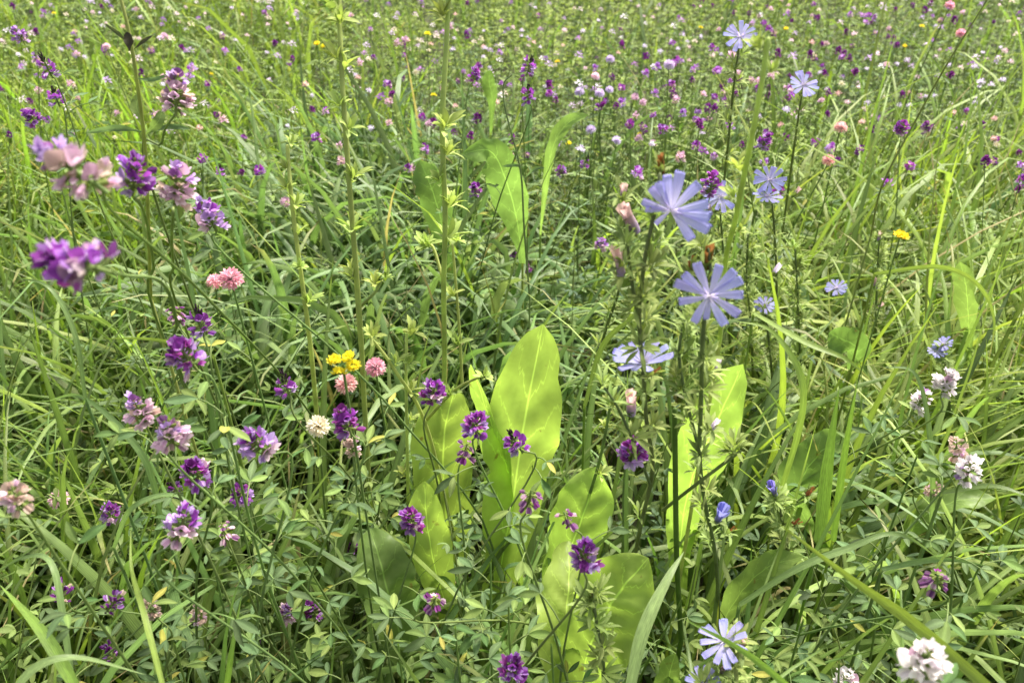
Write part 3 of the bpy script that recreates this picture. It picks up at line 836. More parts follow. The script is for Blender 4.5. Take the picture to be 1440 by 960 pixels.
# ------------------------------------------------------------------ broad leaves
CAMV = CAM
def broad_leaf(pts, wpx, wt, roll, col, origin, n=44, m=11, seed=0):
    r = np.random.RandomState(seed)
    P = smooth_path([at(*p) for p in pts], n)
    dep = np.interp(np.linspace(0, 1, n), np.linspace(0, 1, len(pts)), [p[2] for p in pts])
    W = wpx * np.interp(wt, np.linspace(0, 1, len(pts)), [p[2] for p in pts]) / FPX
    t = np.linspace(0, 1, n)
    a = wt
    prof = np.where(t < a, .20 + .80 * np.sin(np.clip(t / a, 0, 1) * math.pi / 2) ** 2.0, np.clip(1 - ((t - a) / (1 - a)) ** 2.0, 0, 1) ** .62)
    prof = np.clip(prof, .03, 1)
    prof[-1] = .01
    T = nrm(np.gradient(P, axis=0))
    toc = nrm(CAMV - P)
    S = nrm(np.cross(T, toc))
    N = np.cross(S, T)
    ca, sa = math.cos(roll), math.sin(roll)
    S, N = S * ca + N * sa, N * ca - S * sa
    u = np.linspace(-1, 1, m)
    hw = .5 * W * prof
    wob = .14 * np.sin(t * 13 + r.uniform(0, 6)) + .08 * np.sin(t * 29 + r.uniform(0, 6))
    hw = hw * (1 + .03 * np.sin(t * 23 + r.uniform(0, 6)) + .02 * np.sin(t * 51 + r.uniform(0, 6)))
    asym = 1 + .08 * r.uniform(-1, 1) * u
    notch = np.ones((n, m))        # nibbled places in the edge
    for _k in range(5):
        sd = r.randint(2); tn = r.uniform(.35, .97); dp = r.uniform(.05, .20); ww = r.uniform(.010, .028)
        cut = 1 - dp * np.exp(-((t - tn) / ww) ** 2)
        notch[:, -1 if sd else 0] *= cut; notch[:, -2 if sd else 1] *= 1 - (1 - cut) * .5
    V = P[:, None] + S[:, None] * (hw[:, None] * (u * asym)[None] * notch)[..., None]
    cup = (.26 * np.abs(u[None]) ** 1.5 + wob[:, None] * np.abs(u[None]) ** 3 * np.sign(u)[None] * 1.6) * hw[:, None]
    crink = .06 * np.sin(t[:, None] * 47 - np.abs(u[None]) * 7.8) * hw[:, None] * (1 - u[None] ** 2)
    V = V + N[:, None] * (cup + crink)[..., None]
    U = np.stack(np.broadcast_arrays(u[None] * np.ones((n, 1)), t[:, None] * np.ones((1, m))), -1)
    return grid(V - origin, np.asarray(col), U)

foot = at(735, 1000, 1.04); foot[2] = 0
root = thing('broad_leaved_plant', 'large yellow-green broad-leaved rosette in the middle of the meadow', 'dock', foot)
for i_, (L_, w_, wt_, ro_, c_, lb) in enumerate(ROSETTE):
    o = link('leaf', mesh('leaf', broad_leaf(L_, w_, wt_, ro_, c_, foot, seed=i_), M_DOCK), root)
    if lb: o['label'] = lb
    b0 = at(*L_[0]) - foot
    pt = smooth_path([(0, 0, .0), b0 * .5 + np.array([0, 0, .01]), b0], 6)
    link('leaf_stalk', mesh('leaf_stalk', tube(pt, [.005, .0045, .004, .0035, .003, .0028], GREENS['pale'], 6, False), M_STEM), root)
for i_, (L_, w_, wt_, ro_, c_, lb) in enumerate(BACKLEAF):
    b0 = at(*L_[0]); ft = np.array([b0[0], b0[1] + .03, 0])
    root = thing('broad_leaved_plant', lb, 'dock', ft, 'single broad leaves among the grass')
    link('leaf', mesh('leaf', broad_leaf(L_, w_, wt_, ro_, c_, ft, 26, 9, 40 + i_), M_DOCK), root)
    pt = smooth_path([(0, 0, 0), (b0 - ft) * .6, b0 - ft], 6)
    link('leaf_stalk', mesh('leaf_stalk', tube(pt, np.linspace(.0035, .002, 6), GREENS['pale'], 5, False), M_STEM), root)

# ------------------------------------------------------------------ chicory
PB = lin('b0aeec'); PBW = lin('d2ceee')
def ligule(k):
    r = np.random.RandomState(k)
    T = np.array([0, .15, .35, .55, .75, .90, .955, 1.0]); W = np.array([.03, .058, .096, .124, .140, .138, .130, .118])
    u = np.linspace(-1, 1, 9)
    rows = []
    for i, (t, w) in enumerate(zip(T, W)):
        y = np.full(9, t)
        if i == 7: y = t - np.array([.06, .0, .055, .0, .05, .0, .055, .0, .07]) * 1.7
        z = .05 * math.sin(t * 3) * (1 if k % 2 else .2) - .10 * t ** 2 * (.3 + .5 * r.rand()) + .018 * (np.abs(u) ** 2) + .008 * np.cos(u * 9)
        rows.append(np.stack([u * w + .02 * math.sin(t * 3 + k), y, z], 1))
    P = np.array(rows)
    v, uu = np.meshgrid(T, u, indexing='ij')
    C = mixc(PBW, PB, v * 1.5 - .1) * (1 - .10 * (np.abs(np.cos(uu * 6.3)) < .25))[..., None]
    return grid(P, C)
LIG = [mesh('petal', ligule(k), M_PETAL) for k in range(5)]
def stamens(k):
    r = np.random.RandomState(60 + k); gs = []
    for i in range(13):
        a = r.uniform(0, 6.28); e = r.uniform(.35, 1.2)
        D = np.array([math.cos(a) * math.cos(e), math.sin(a) * math.cos(e), math.sin(e)])
        L = r.uniform(.22, .40)
        gs.append(tube([D * .02, D * L * .6, D * L + np.array([math.cos(a), math.sin(a), 0]) * .05], [.018, .021, .012], np.stack([lin('f2eef4'), lin('f0ecf4'), lin('b9b2e2')]), 4))
    return join(gs)
STAMEN = [mesh('stamens', stamens(k), M_PETAL) for k in range(2)]
def bracts(k, col, n=15, ln=.014, wd=.0042, spread=.9):
    r = np.random.RandomState(80 + k); 
    B, D, N, L, W = [], [], [], [], []
    for i in range(n):
        a = i * 2.4 + r.uniform(-.3, .3); e = r.uniform(-.15, 1.2) * spread + .15
        d = np.array([math.cos(a) * math.cos(e), math.sin(a) * math.cos(e), math.sin(e)])
        B.append(np.array([math.cos(a), math.sin(a), 0]) * .0015 + np.array([0, 0, r.uniform(-.003, .003)])); D.append(d)
        N.append(np.array([-math.cos(a) * .5, -math.sin(a) * .5, 1.0])); L.append(ln * r.uniform(.6, 1.3)); W.append(wd * r.uniform(.7, 1.2))
    c = np.asarray(col) * r.uniform(.75, 1.3, (n, 1))
    return leaflets(np.array(B), np.array(D), np.array(N), np.array(L), np.array(W), c, True)
YG = np.array([.215, .275, .085]); YP = np.array([.300, .370, .105])
BRACT = [mesh('bract_cluster', bracts(k, YG, 18, .012, .0030), M_LEAF) for k in range(5)]
BRACT_P = [mesh('bract_cluster', bracts(10 + k, YP, 12, .014, .0056, 1.25), M_LEAF) for k in range(4)]
INVOL = [mesh('calyx', bracts(30 + k, YG * .9, 12, .011, .0040, 1.3), M_LEAF) for k in range(3)]
def rolled(c0, c1, k, ragged=.12):
    r = np.random.RandomState(k); gs = []
    for i in range(9):
        a = i * 2.4; rad0 = .10 + .03 * r.rand(); rad1 = .13 + .10 * r.rand(); H = 1 - ragged * r.rand() * 2
        def f(u, v):
            an = a + u * .55 * (1 - .2 * v)
            rr = rad0 + (rad1 - rad0) * v + .03 * np.sin(v * 5 + k)
            return np.stack([np.cos(an) * rr, np.sin(an) * rr, v * H + .02 * np.cos(u * 7 + k) * (v > .9)], -1)
        gs.append(petal_grid(f, 5, 4, lambda u, v: mixc(c0, c1, v * 1.1) * (.85 + .3 * r.rand())))
    return join(gs)
ROLL_PINK = [mesh('closed_petals', rolled(lin('b9a7cf'), lin('e0c3b4'), k), M_PETAL) for k in (1, 2)]
ROLL_BLUE = [mesh('closed_petals', rolled(lin('a9a6d8'), lin('8f8fd6'), k), M_PETAL) for k in (3, 4)]
ROLL_WHITE = [mesh('closed_petals', rolled(lin('c4bade'), lin('e8dfe6'), k), M_PETAL) for k in (5, 6)]
ROLL_BROWN = [mesh('closed_petals', rolled(lin('6e4a2c'), lin('a0703f'), k, .35), M_PETAL) for k in (7, 8)]

def chic_flower(parent, foot, px, py, d, radpx, tilt, pet=None, seed=0, cup=.12):
    """tilt: (right, up) of the flower's facing relative to the line to the camera"""
    r = np.random.RandomState(200 + seed)
    P = at(px, py, d); s = radpx * d / FPX
    toc = nrm(CAM - P)
    X0 = nrm(np.cross(UP, toc)); Y0 = np.cross(toc, X0)
    Nn = nrm(toc + X0 * tilt[0] + Y0 * tilt[1])
    Xa = nrm(np.cross(Y0, Nn)); Ya = np.cross(Nn, Xa)
    fl = link('flower', STAMEN[seed % 2], parent, frame_m(np.stack([Xa, Ya, Nn]), P - foot, s))
    if pet is None:
        pet = [(i * 360 / 13 + r.normal(0, 7), r.uniform(.82, 1.05)) for i in range(13)]
    for a, L in pet:
        a = R(a); e = cup + r.normal(0, .07)
        D = np.array([math.cos(a) * math.cos(e), math.sin(a) * math.cos(e), math.sin(e)])
        link('petal', LIG[r.randint(5)], fl, frame_m(axes(D, [0, 0, 1]), D * .05, L * r.uniform(.97, 1.03)))
    link('calyx', INVOL[seed % 3], fl, frame_m(axes([0, 1, 0], [0, 0, 1]), (0, 0, -.62), 1 / s * .8))
    return P
def chic_closed(parent, foot, px, py, d, hpx, meshes, lean, seed=0):
    P = at(px, py, d); s = hpx * d / FPX
    Z = nrm(np.array([lean[0], lean[1], 1.0]))
    X = axes(np.cross(Z, [0, 1, .2]), Z)
    fl = link('closed_flower', meshes[seed % 2], parent, frame_m(X, P - foot - Z * s * .5, s))
    link('calyx', INVOL[seed % 3], fl, frame_m(np.eye(3), (0, 0, -.12), 1 / s))
def stem_path(pix, foot, r0, r1, col, parent, n=30, sides=7, name='stem', hair=False):
    P = smooth_path([p if len(p) == 4 else at(*p) for p in pix], n) - foot
    g = tube(P, np.linspace(r0, r1, n), mixc(np.asarray(col) * .95, np.asarray(col) * 1.08, np.linspace(0, 1, n)), sides)
    link(name, mesh(name, g, M_STEM), parent)
    return P
def put_bracts(parent, P, ts, meshes, k0=1.0, seed=0):
    r = np.random.RandomState(300 + seed)
    for t in ts:
        p = P[int(t * (len(P) - 1))]
        a = r.uniform(0, 6.28)
        ax = nrm([math.cos(a) * .5, math.sin(a) * .5, 1])
        off = np.array([math.cos(a), math.sin(a), .3]) * .004
        link('bract_cluster', meshes[r.randint(len(meshes))], parent, frame_m(axes(np.cross(ax, [.2, 1, 0]), ax), p + off, k0 * r.uniform(.75, 1.25)))

# hero with the upper flower
def ground_under(px, py, d, dy=.0):
    P = at(px, py, d); return np.array([P[0], P[1] + dy, 0.0])
ft = ground_under(885, 790, .78, .02)
c1 = thing('chicory_plant', 'tall chicory with the upper large blue flower and pink closed buds', 'chicory', ft)
P = stem_path([tuple(ft) + (0,) if False else (880,960,.90), (886,860,.84), (892,790,.78), (903,730,.72), (918,660,.66), (909,590,.60), (905,520,.55), (899,450,.52), (906,370,.49), (920,300,.475), (928,245,.47)], ft, .0021, .0012, GREENS['dstem'], c1, 44)
put_bracts(c1, P, [.32, .42, .50, .58, .66, .71, .76, .80, .86, .90, .95], BRACT, 1.0, 1)
b0 = at(880, 960, .90)
link('stem', mesh('stem', tube(smooth_path([(0, 0, 0), (b0 - ft) * .5, b0 - ft], 6), .0027, GREENS['dstem'], 6, False), M_STEM), c1)
P = stem_path([(899,450,.52), (890,405,.51), (884,355,.50), (883,325,.50)], ft, .0014, .001, GREENS['dstem'], c1, 14)
put_bracts(c1, P, [.2, .4, .6, .8, 1.0], BRACT, 1.0, 2)
chic_flower(c1, ft, 943, 296, .462, 52, (.10, -.05), [(97,.92),(76,1.02),(42,.97),(8,1.0),(-10,1.06),(-29,1.12),(-54,.98),(-139,.5),(175,.66),(160,.78),(130,.82),(113,.84)], 1, .10)
chic_closed(c1, ft, 885, 308, .50, 48, ROLL_PINK, (-.55, -.1), 0)
chic_closed(c1, ft, 870, 366, .50, 48, ROLL_PINK, (-.25, -.1), 1)
chic_closed(c1, ft, 929, 228, .475, 34, ROLL_BROWN, (-.15, 0), 0)
chic_closed(c1, ft, 876, 268, .51, 20, ROLL_PINK, (-.1, 0), 2)
chic_flower(c1, ft, 905, 512, .545, 46, (-.2, 1.0), [(0,1),(28,.9),(60,.8),(95,.7),(125,.8),(150,.9),(175,1),(200,1),(225,.9),(255,.7),(300,.75),(335,.95)], 2, .50)
chic_closed(c1, ft, 922, 522, .55, 20, ROLL_BROWN, (.9, -.2), 1)
chic_closed(c1, ft, 888, 567, .58, 42, ROLL_PINK, (-.1, -.1), 0)
P = stem_path([(914,680,.67), (890,620,.60), (870,575,.58), (850,545,.57)], ft, .0013, .0009, GREENS['dstem'], c1, 14)
put_bracts(c1, P, [.4, .7, 1.0], BRACT, 1.1, 3)
# second, with the lower flower
ft = ground_under(985, 800, .80, .02)
c2 = thing('chicory_plant', 'tall bristly chicory with the lower large blue flower facing the camera', 'chicory', ft)
P = stem_path([(1006,960,.92), (1010,860,.86), (1006,780,.78), (992,710,.70), (984,645,.64), (986,560,.56), (987,500,.51), (990,455,.485), (996,425,.475)], ft, .0022, .0013, GREENS['dstem'], c2, 44)
put_bracts(c2, P, list(np.linspace(.28, .96, 15)), BRACT, 1.0, 4)
b0 = at(1006, 960, .92)
link('stem', mesh('stem', tube(smooth_path([(0, 0, 0), (b0 - ft) * .5, b0 - ft], 6), .0028, GREENS['dstem'], 6, False), M_STEM), c2)
chic_flower(c2, ft, 997, 416, .46, 47, (.02, .05), [(72,.98),(45,1.0),(27,1.05),(2,.96),(-33,1.0),(-63,.97),(-97,.70),(-120,.88),(-169,.90),(158,1.04),(139,.95),(109,1.02)], 3, .06)
P = stem_path([(985,640,.64), (965,560,.60), (955,500,.58), (962,450,.57)], ft, .0015, .001, GREENS['dstem'], c2, 16)
put_bracts(c2, P, [.1, .25, .4, .5, .6, .7, .8, .9, 1.0], BRACT, 1.05, 5)
P = stem_path([(932,717,.70), (985,676,.66), (1041,634,.64)], ft, .0016, .0014, GREENS['stem'], c2, 12)
put_bracts(c2, P, [.95, 1.0], BRACT, 1.2, 6)
P = stem_path([(996,425,.49), (1000,390,.50), (996,350,.50)], ft, .0013, .001, GREENS['dstem'], c2, 10)
put_bracts(c2, P, [.4, .7, 1.0], BRACT, 1.0, 7)
chic_closed(c2, ft, 996, 358, .50, 44, ROLL_BROWN, (.05, 0), 0)
chic_closed(c2, ft, 972, 370, .50, 24, ROLL_BROWN, (0, 0), 1)
chic_closed(c2, ft, 1006, 514, .54, 26, ROLL_WHITE, (.3, -.2), 0)
chic_closed(c2, ft, 1006, 596, .58, 24, ROLL_WHITE, (.3, -.2), 1)
chic_closed(c2, ft, 1014, 722, .68, 40, ROLL_BLUE, (.05, -.3), 0)
chic_closed(c2, ft, 1028, 745, .69, 16, ROLL_BROWN, (.8, 0), 1)
# smaller chicory plants: (label, foot pixel/depth, stem pixels, bract ts, flowers, closed)
def small_chicory(label, pix, flowers=(), closed=(), col=GREENS['dstem'], bm=BRACT, nb=10, k0=1.0, r0=.0022, r1=.0011, t0=.35, seed=0, group='slender chicory plants'):
    b = at(*pix[0]); f = np.array([b[0] + .01, b[1] + .03, 0])
    c = thing('chicory_plant', label, 'chicory', f, group)
    P = stem_path(pix, f, r0, r1, col, c, 30)
    link('stem', mesh('stem', tube(smooth_path([(0, 0, 0), (b - f) * .5, b - f], 6), r0, col, 6, False), M_STEM), c)
    put_bracts(c, P, np.linspace(t0, 1, nb), bm, k0, 20 + seed)
    for j, (x, y, d, rp, tl) in enumerate(flowers): chic_flower(c, f, x, y, d, rp, tl, None, seed * 3 + j, .15)
    for j, (x, y, d, h, ms, ln) in enumerate(closed): chic_closed(c, f, x, y, d, h, ms, ln, j)
    return c
small_chicory('distant chicory with one blue flower near the top edge', [(1010,330,1.5),(1022,220,1.15),(1032,120,1.02),(1040,62,.98)], [(1041,52,.97,24,(.1,.9))], seed=1)
small_chicory('distant chicory with one side-on blue flower at upper right', [(1100,330,1.5),(1112,240,1.2),(1122,170,1.06),(1128,130,1.0)], [(1130,120,.99,22,(.5,.9))], seed=2)
small_chicory('chicory with two blue flowers just right of the pale blurred stem', [(1090,520,1.45),(1092,420,1.2),(1090,340,1.08),(1084,268,1.0)], [(1082,253,.99,22,(.0,.3)), (1079,277,1.0,20,(.3,1.6))], [(1120,270,1.02,16,ROLL_PINK,(.6,0))], seed=3, nb=14)
small_chicory('chicory with a blue flower behind the pale blurred stem', [(1030,520,1.45),(1022,420,1.2),(1016,340,1.1),(1012,290,1.03)], [(1013,277,1.02,25,(.1,.4))], [(998,295,1.02,16,ROLL_PINK,(-.5,0))], seed=4, nb=14)
small_chicory('chicory with a half-open deep blue flower in the right shade', [(1090,600,1.35),(1085,520,1.2),(1079,460,1.12),(1076,436,1.1)], [(1076,430,1.1,16,(.1,.8))], [(1092,379,1.08,20,ROLL_WHITE,(.5,-.1))], seed=5, nb=14)
small_chicory('chicory with a small pale blue flower and cream buds, right of centre', [(1235,560,1.5),(1232,460,1.32),(1234,380,1.25),(1237,330,1.22)], [(1176,405,1.27,15,(-.1,.7))], [(1231,398,1.25,16,ROLL_PINK,(-.2,0)), (1238,430,1.26,14,ROLL_PINK,(.6,0)), (1237,332,1.22,14,ROLL_PINK,(0,0))], seed=6, nb=16)
small_chicory('chicory with two small pale blue flowers in the right grass', [(1340,640,1.25),(1334,560,1.1),(1330,510,1.05),(1326,494,1.03)], [(1327,484,1.03,14,(-.3,.9)), (1317,495,1.03,13,(.3,1.2))], seed=7, nb=10)
small_chicory('low chicory with a blue flower half behind a bright grass blade', [(1035,1010,.75),(1033,970,.68),(1030,930,.62),(1024,905,.58)], [(1018,902,.575,36,(-.1,.4))], [(1016,942,.60,18,ROLL_PINK,(0,-.3)), (1045,905,.58,26,[m for m in ROLL_PINK],(.2,0))], seed=8, nb=14, t0=.1, k0=1.2)
small_chicory('chicory with a rolled blue bud pointing left, right of the broad leaf', [(1120,860,.98),(1108,780,.86),(1100,730,.80),(1090,700,.77)], [], [(1087,687,.76,30,ROLL_BLUE,(-.5,-.2)), (1118,735,.80,20,ROLL_BROWN,(.9,0)), (1140,690,.80,20,ROLL_BROWN,(.6,0))], seed=9, nb=12, k0=1.2)
small_chicory('chicory stem with a blue bud spreading at the bottom edge', [(985,1060,.66),(985,1010,.62),(990,975,.6),(992,960,.6)], [(990,962,.6,26,(0,.2))], seed=10, nb=4)
small_chicory('bristly flowerless chicory stem below the round purple alfalfa head', [(850,1010,.74),(848,930,.68),(840,880,.66),(833,835,.65)], [], [(831,838,.65,14,ROLL_BROWN,(0,0))], seed=11, nb=9, k0=1.3, t0=.2)
small_chicory('leafy chicory stem with starry bract tufts right of centre gap', [(800,960,1.1),(810,780,.95),(845,640,.82),(860,560,.78),(868,520,.77)], [], [], col=GREENS['stem'], bm=BRACT_P, seed=12, nb=5, k0=.8, t0=.45)
small_chicory('bushy flowerless chicory in the shade behind the two large blue flowers', [(1130,620,1.4),(1125,500,1.22),(1122,420,1.16),(1118,350,1.1)], [], [], seed=13, nb=22, k0=1.25, t0=.1)
small_chicory('bushy flowerless chicory beside the pale blurred stem', [(1060,560,1.42),(1056,460,1.22),(1050,390,1.14),(1052,330,1.1)], [], [], seed=14, nb=20, k0=1.25, t0=.1)
small_chicory('leafy chicory stem rising left of the two large blue flowers', [(830,560,1.2),(850,470,1.0),(872,400,.9),(880,285,.8)], [], [(879,268,.8,20,ROLL_PINK,(0,0))], seed=15, nb=9, k0=1.0, t0=.2)
# tall pale stems
PS = np.array([.360, .420, .130])
def tall(label, pix, nb, seed, r0=.0030, r1=.0022, ts=None, k0=1.0, extra=()):
    b = at(*pix[0]); f = np.array([b[0] + .01, b[1] + .04, 0])
    c = thing('chicory_stalk', label, 'stalk', f, 'tall pale flowerless stalks')
    P = stem_path(pix, f, r0, r1, PS, c, 40, 8)
    link('stem', mesh('stem', tube(smooth_path([(0, 0, 0), (b - f) * .5, b - f], 6), r0, PS, 6, False), M_STEM), c)
    put_bracts(c, P, ts, BRACT_P, k0, 60 + seed)
    for (pp, t2) in extra:
        Q = stem_path(pp, f, .0018, .0014, PS, c, 10, 6)
        put_bracts(c, Q, t2, BRACT_P, k0 * .75, 70 + seed)
tall('tallest pale green stalk, left of two crossing the top edge', [(520,700,.98),(512,560,.90),(506,450,.84),(496,320,.79),(487,200,.76),(480,90,.745),(476,-20,.74)], 9, 0, ts=[.42, .50, .60, .70, .76, .84, .86, .93, .97], k0=1.2, extra=[([(508,430,.84),(528,410,.83),(538,392,.83)], [.7, 1.0]), ([(512,540,.90),(505,470,.88),(499,385,.86)], [1.0])])
tall('pale green stalk left of the folded broad leaf, crossing the top edge', [(622,640,.98),(625,520,.90),(624,400,.82),(626,300,.77),(622,180,.73),(628,60,.71),(631,-20,.70)], 9, 1, ts=[.45, .52, .58, .64, .69, .90, .98], k0=1.2, extra=[([(650,540,.9),(645,450,.87),(636,340,.84)], [.35, .7, 1.0]), ([(625,400,.82),(610,350,.82),(602,345,.82)], [.8, 1.0])])
tall('shorter pale green stalk, leftmost of three', [(450,640,1.05),(438,500,.95),(424,390,.90),(411,290,.87),(404,205,.86)], 7, 2, r0=.0030, r1=.0020, ts=[.42, .55, .66, .76, .84, .92, 1.0], k0=.95)
tall('pale curved stalk bowing left of the tallest broad leaf', [(640,760,1.0),(600,600,.86),(555,520,.80),(520,472,.78)], 3, 3, r0=.0020, r1=.0016, ts=[.7, 1.0], k0=.9, extra=[([(600,590,.86),(640,548,.80),(678,528,.78)], [.5, 1.0])])
tall('upright pale stalk with starry tufts between trefoil and broad leaf', [(575,780,1.0),(573,650,.88),(571,540,.82),(572,470,.80)], 5, 4, r0=.0020, r1=.0014, ts=[.3, .5, .62, .8, 1.0], k0=.9)
tall('thick pale blurred stalk in front of the distant chicory flowers', [(1012,480,.66),(1020,370,.56),(1034,310,.51),(1044,258,.48),(1058,190,.45),(1072,110,.43),(1080,55,.42)], 6, 5, r0=.0019, r1=.0013, ts=[.3, .45, .56, .85, .97], k0=.6)
# dark slanting stalk upper right
def plain_stalk(label, pix, col, r0, r1, leaves=(), name='stalk'):
    b = at(*pix[0]); f = np.array([b[0], b[1] + .02, 0])
    c = thing(name, label, 'stalk', f)
    stem_path(pix, f, r0, r1, col, c, 26)
    link('stem', mesh('stem', tube(smooth_path([(0, 0, 0), (b - f) * .5, b - f], 6), r0, col, 6, False), M_STEM), c)
    for (pts, w, colr) in leaves:
        link('leaf', mesh('leaf', broad_leaf(pts, w, .5, .3, colr, f, 10, 5, int(pts[0][0])), M_DOCK), c)
plain_stalk('long dark stalk slanting up to the right edge of the top', [(1225,330,1.15),(1240,262,1.05),(1290,165,.98),(1335,85,.92),(1385,5,.88),(1400,-25,.87)], np.array([.23, .26, .10]), .0014, .0008)
plain_stalk('thin bare stalk in front of the folded broad leaf', [(745,420,1.2),(737,320,1.12),(732,240,1.07),(712,160,1.03),(708,120,1.02),(720,105,1.01)], GREENS['dstem'] * 1.3, .0015, .0009, [([(738,250,1.07),(752,238,1.05),(766,236,1.04)], 5, GREENS['alf']), ([(737,235,1.07),(722,232,1.06),(706,234,1.06)], 5, GREENS['alf'])])
plain_stalk('smooth vertical green stalk between the two chicory stems', [(958,900,.80),(952,790,.72),(950,680,.67),(949,575,.64)], np.array([.10, .17, .03]), .0026, .0022)
plain_stalk('weed stalk with a dark brown withered leaf at upper left', [(212,420,.85),(208,300,.72),(203,200,.66),(192,110,.62),(180,40,.60),(165,-20,.59)], PS * .8, .0018, .0012,
            [([(182,72,.60),(181,58,.60),(178,45,.60)], 13, np.array([.035, .030, .018])), ([(183,62,.61),(165,46,.61),(148,34,.61)], 6, np.array([.06, .075, .03])), ([(188,70,.61),(202,58,.61),(215,50,.61)], 5, np.array([.05, .05, .03])),
             ([(200,170,.65),(192,150,.65),(196,132,.65)], 18, GREENS['alf2']), ([(204,190,.66),(222,172,.65),(228,155,.65)], 16, GREENS['alf2']), ([(203,186,.66),(165,180,.65),(120,187,.65)], 9, GREENS['alf']), ([(206,185,.66),(240,178,.66),(268,182,.66)], 8, GREENS['alf']), ([(190,110,.62),(215,112,.62),(240,104,.62)], 6, GREENS['alf'])])

# ------------------------------------------------------------------ clover and trefoil heads
def globe(c_out, c_in, n=64, k=0, flat=.85, up=.15):
    r = np.random.RandomState(k); gs = []
    B, D, N, L, W, C = [], [], [], [], [], []
    for i in range(n):
        z = 1 - (i + .5) / n * 1.55
        a = i * 2.39996
        s = math.sqrt(max(0, 1 - z * z))
        d = nrm(np.array([math.cos(a) * s, math.sin(a) * s, z * flat + up]) + r.normal(0, .08, 3))
        B.append(d * .46); D.append(d); N.append(np.array([0, 0, 1.0]) + r.normal(0, .3, 3)); L.append(r.uniform(.40, .56)); W.append(r.uniform(.17, .25))
        C.append(mixc(c_in, c_out, np.array(r.uniform(.2, 1.1))))
    g = leaflets(np.array(B), np.array(D), np.array(N), np.array(L), np.array(W), np.array(C), True)
    core = leaflets(np.array(B) * .2, np.array(D), np.array(N), np.array(L) * .9, np.array(W) * 1.5, np.tile(np.asarray(c_in) * .8, (n, 1)), False)
    return join([g, core])
PINK = (lin('e39bb0'), lin('f2d2d4')); SALMON = (lin('dca4a8'), lin('efd0c8')); WHITE = (lin('e2dccb'), lin('d6cfaa')); PALEP = (lin('e0b8c8'), lin('eedce0')); LILW = (lin('cbb8dc'), lin('e6e0ee'))
def clover(px, py, dia, pal, label, idx, lean=None):
    r = np.random.RandomState(900 + idx)
    d = min(.026 * FPX / dia, 1.8)
    P = at(px, py, d); size = dia * d / FPX * .5
    f = np.array([P[0] + r.uniform(-.05, .05), P[1] + r.uniform(.0, .08), 0])
    root = thing('clover_plant', label, 'clover', f, 'clover plants nearest the camera')
    rel = P - f
    pth = smooth_path([(0, 0, 0), rel * .5 + np.array([r.normal(0, .02), r.normal(0, .02), 0]), rel - np.array([0, 0, size * .5])], 14)
    link('stem', mesh('stem', tube(pth, np.linspace(.0018, .0012, 14), GREENS['stem'], 5, False), M_STEM), root)
    Z = nrm([r.normal(0, .25), -.25, 1])
    h = link('flower_head', mesh('flower_head', globe(pal[0], pal[1], 110, idx), M_PETAL), root, frame_m(axes(np.cross(Z, [0, 1, .1]), Z), rel, size))
    for j in range(5):
        t = .45 + .5 * j / 5
        a = r.uniform(0, 6.28)
        leaf3(root, pth[int(t * 13)], np.array([math.cos(a), math.sin(a), .5]), r.uniform(.018, .024), .02, r)
for i_, a_ in enumerate([
 (302,396,24,PINK,'small pink clover head, left of two touching ones'), (325,393,38,PINK,'round pink clover head, right of two touching ones'),
 (487,540,34,SALMON,'salmon pink clover head below the yellow trefoil'), (528,517,32,PINK,'pink clover head right of the yellow trefoil'),
 (83,702,30,PALEP,'pale pink clover head alone at lower left'), (447,600,36,WHITE,'white clover head left of a rich violet alfalfa'),
 (1182,180,20,SALMON,'salmon clover head, upper of two at the right rear'), (1165,226,20,SALMON,'salmon clover head, lower of two at the right rear'),
 (1335,9,16,PINK,'pink clover head near the top right edge'), (1351,48,16,PINK,'pale rose clover head below another at the top right'),
 (837,108,14,PALEP,'white pink clover head, lower of two far behind the folded leaf'), (858,84,14,LILW,'lilac white clover head, upper of two far behind the folded leaf'),
 (831,183,16,LILW,'lilac white clover head above the slender arched leaf tip'), (150,66,12,PALEP,'tiny pale clover head beside a yellow speck, far left'),
 (867,198,15,LILW,'lilac clover head right of the slender arched leaf'), (815,130,16,LILW,'white lilac clover head, left of three in the far centre'),
 (843,132,16,LILW,'white lilac clover head, middle of three in the far centre'), (857,127,13,LILW,'white lilac clover head, right of three in the far centre'),
 (941,92,18,LILW,'white lilac clover head left of the top chicory flower')]):
    clover(*a_, i_)

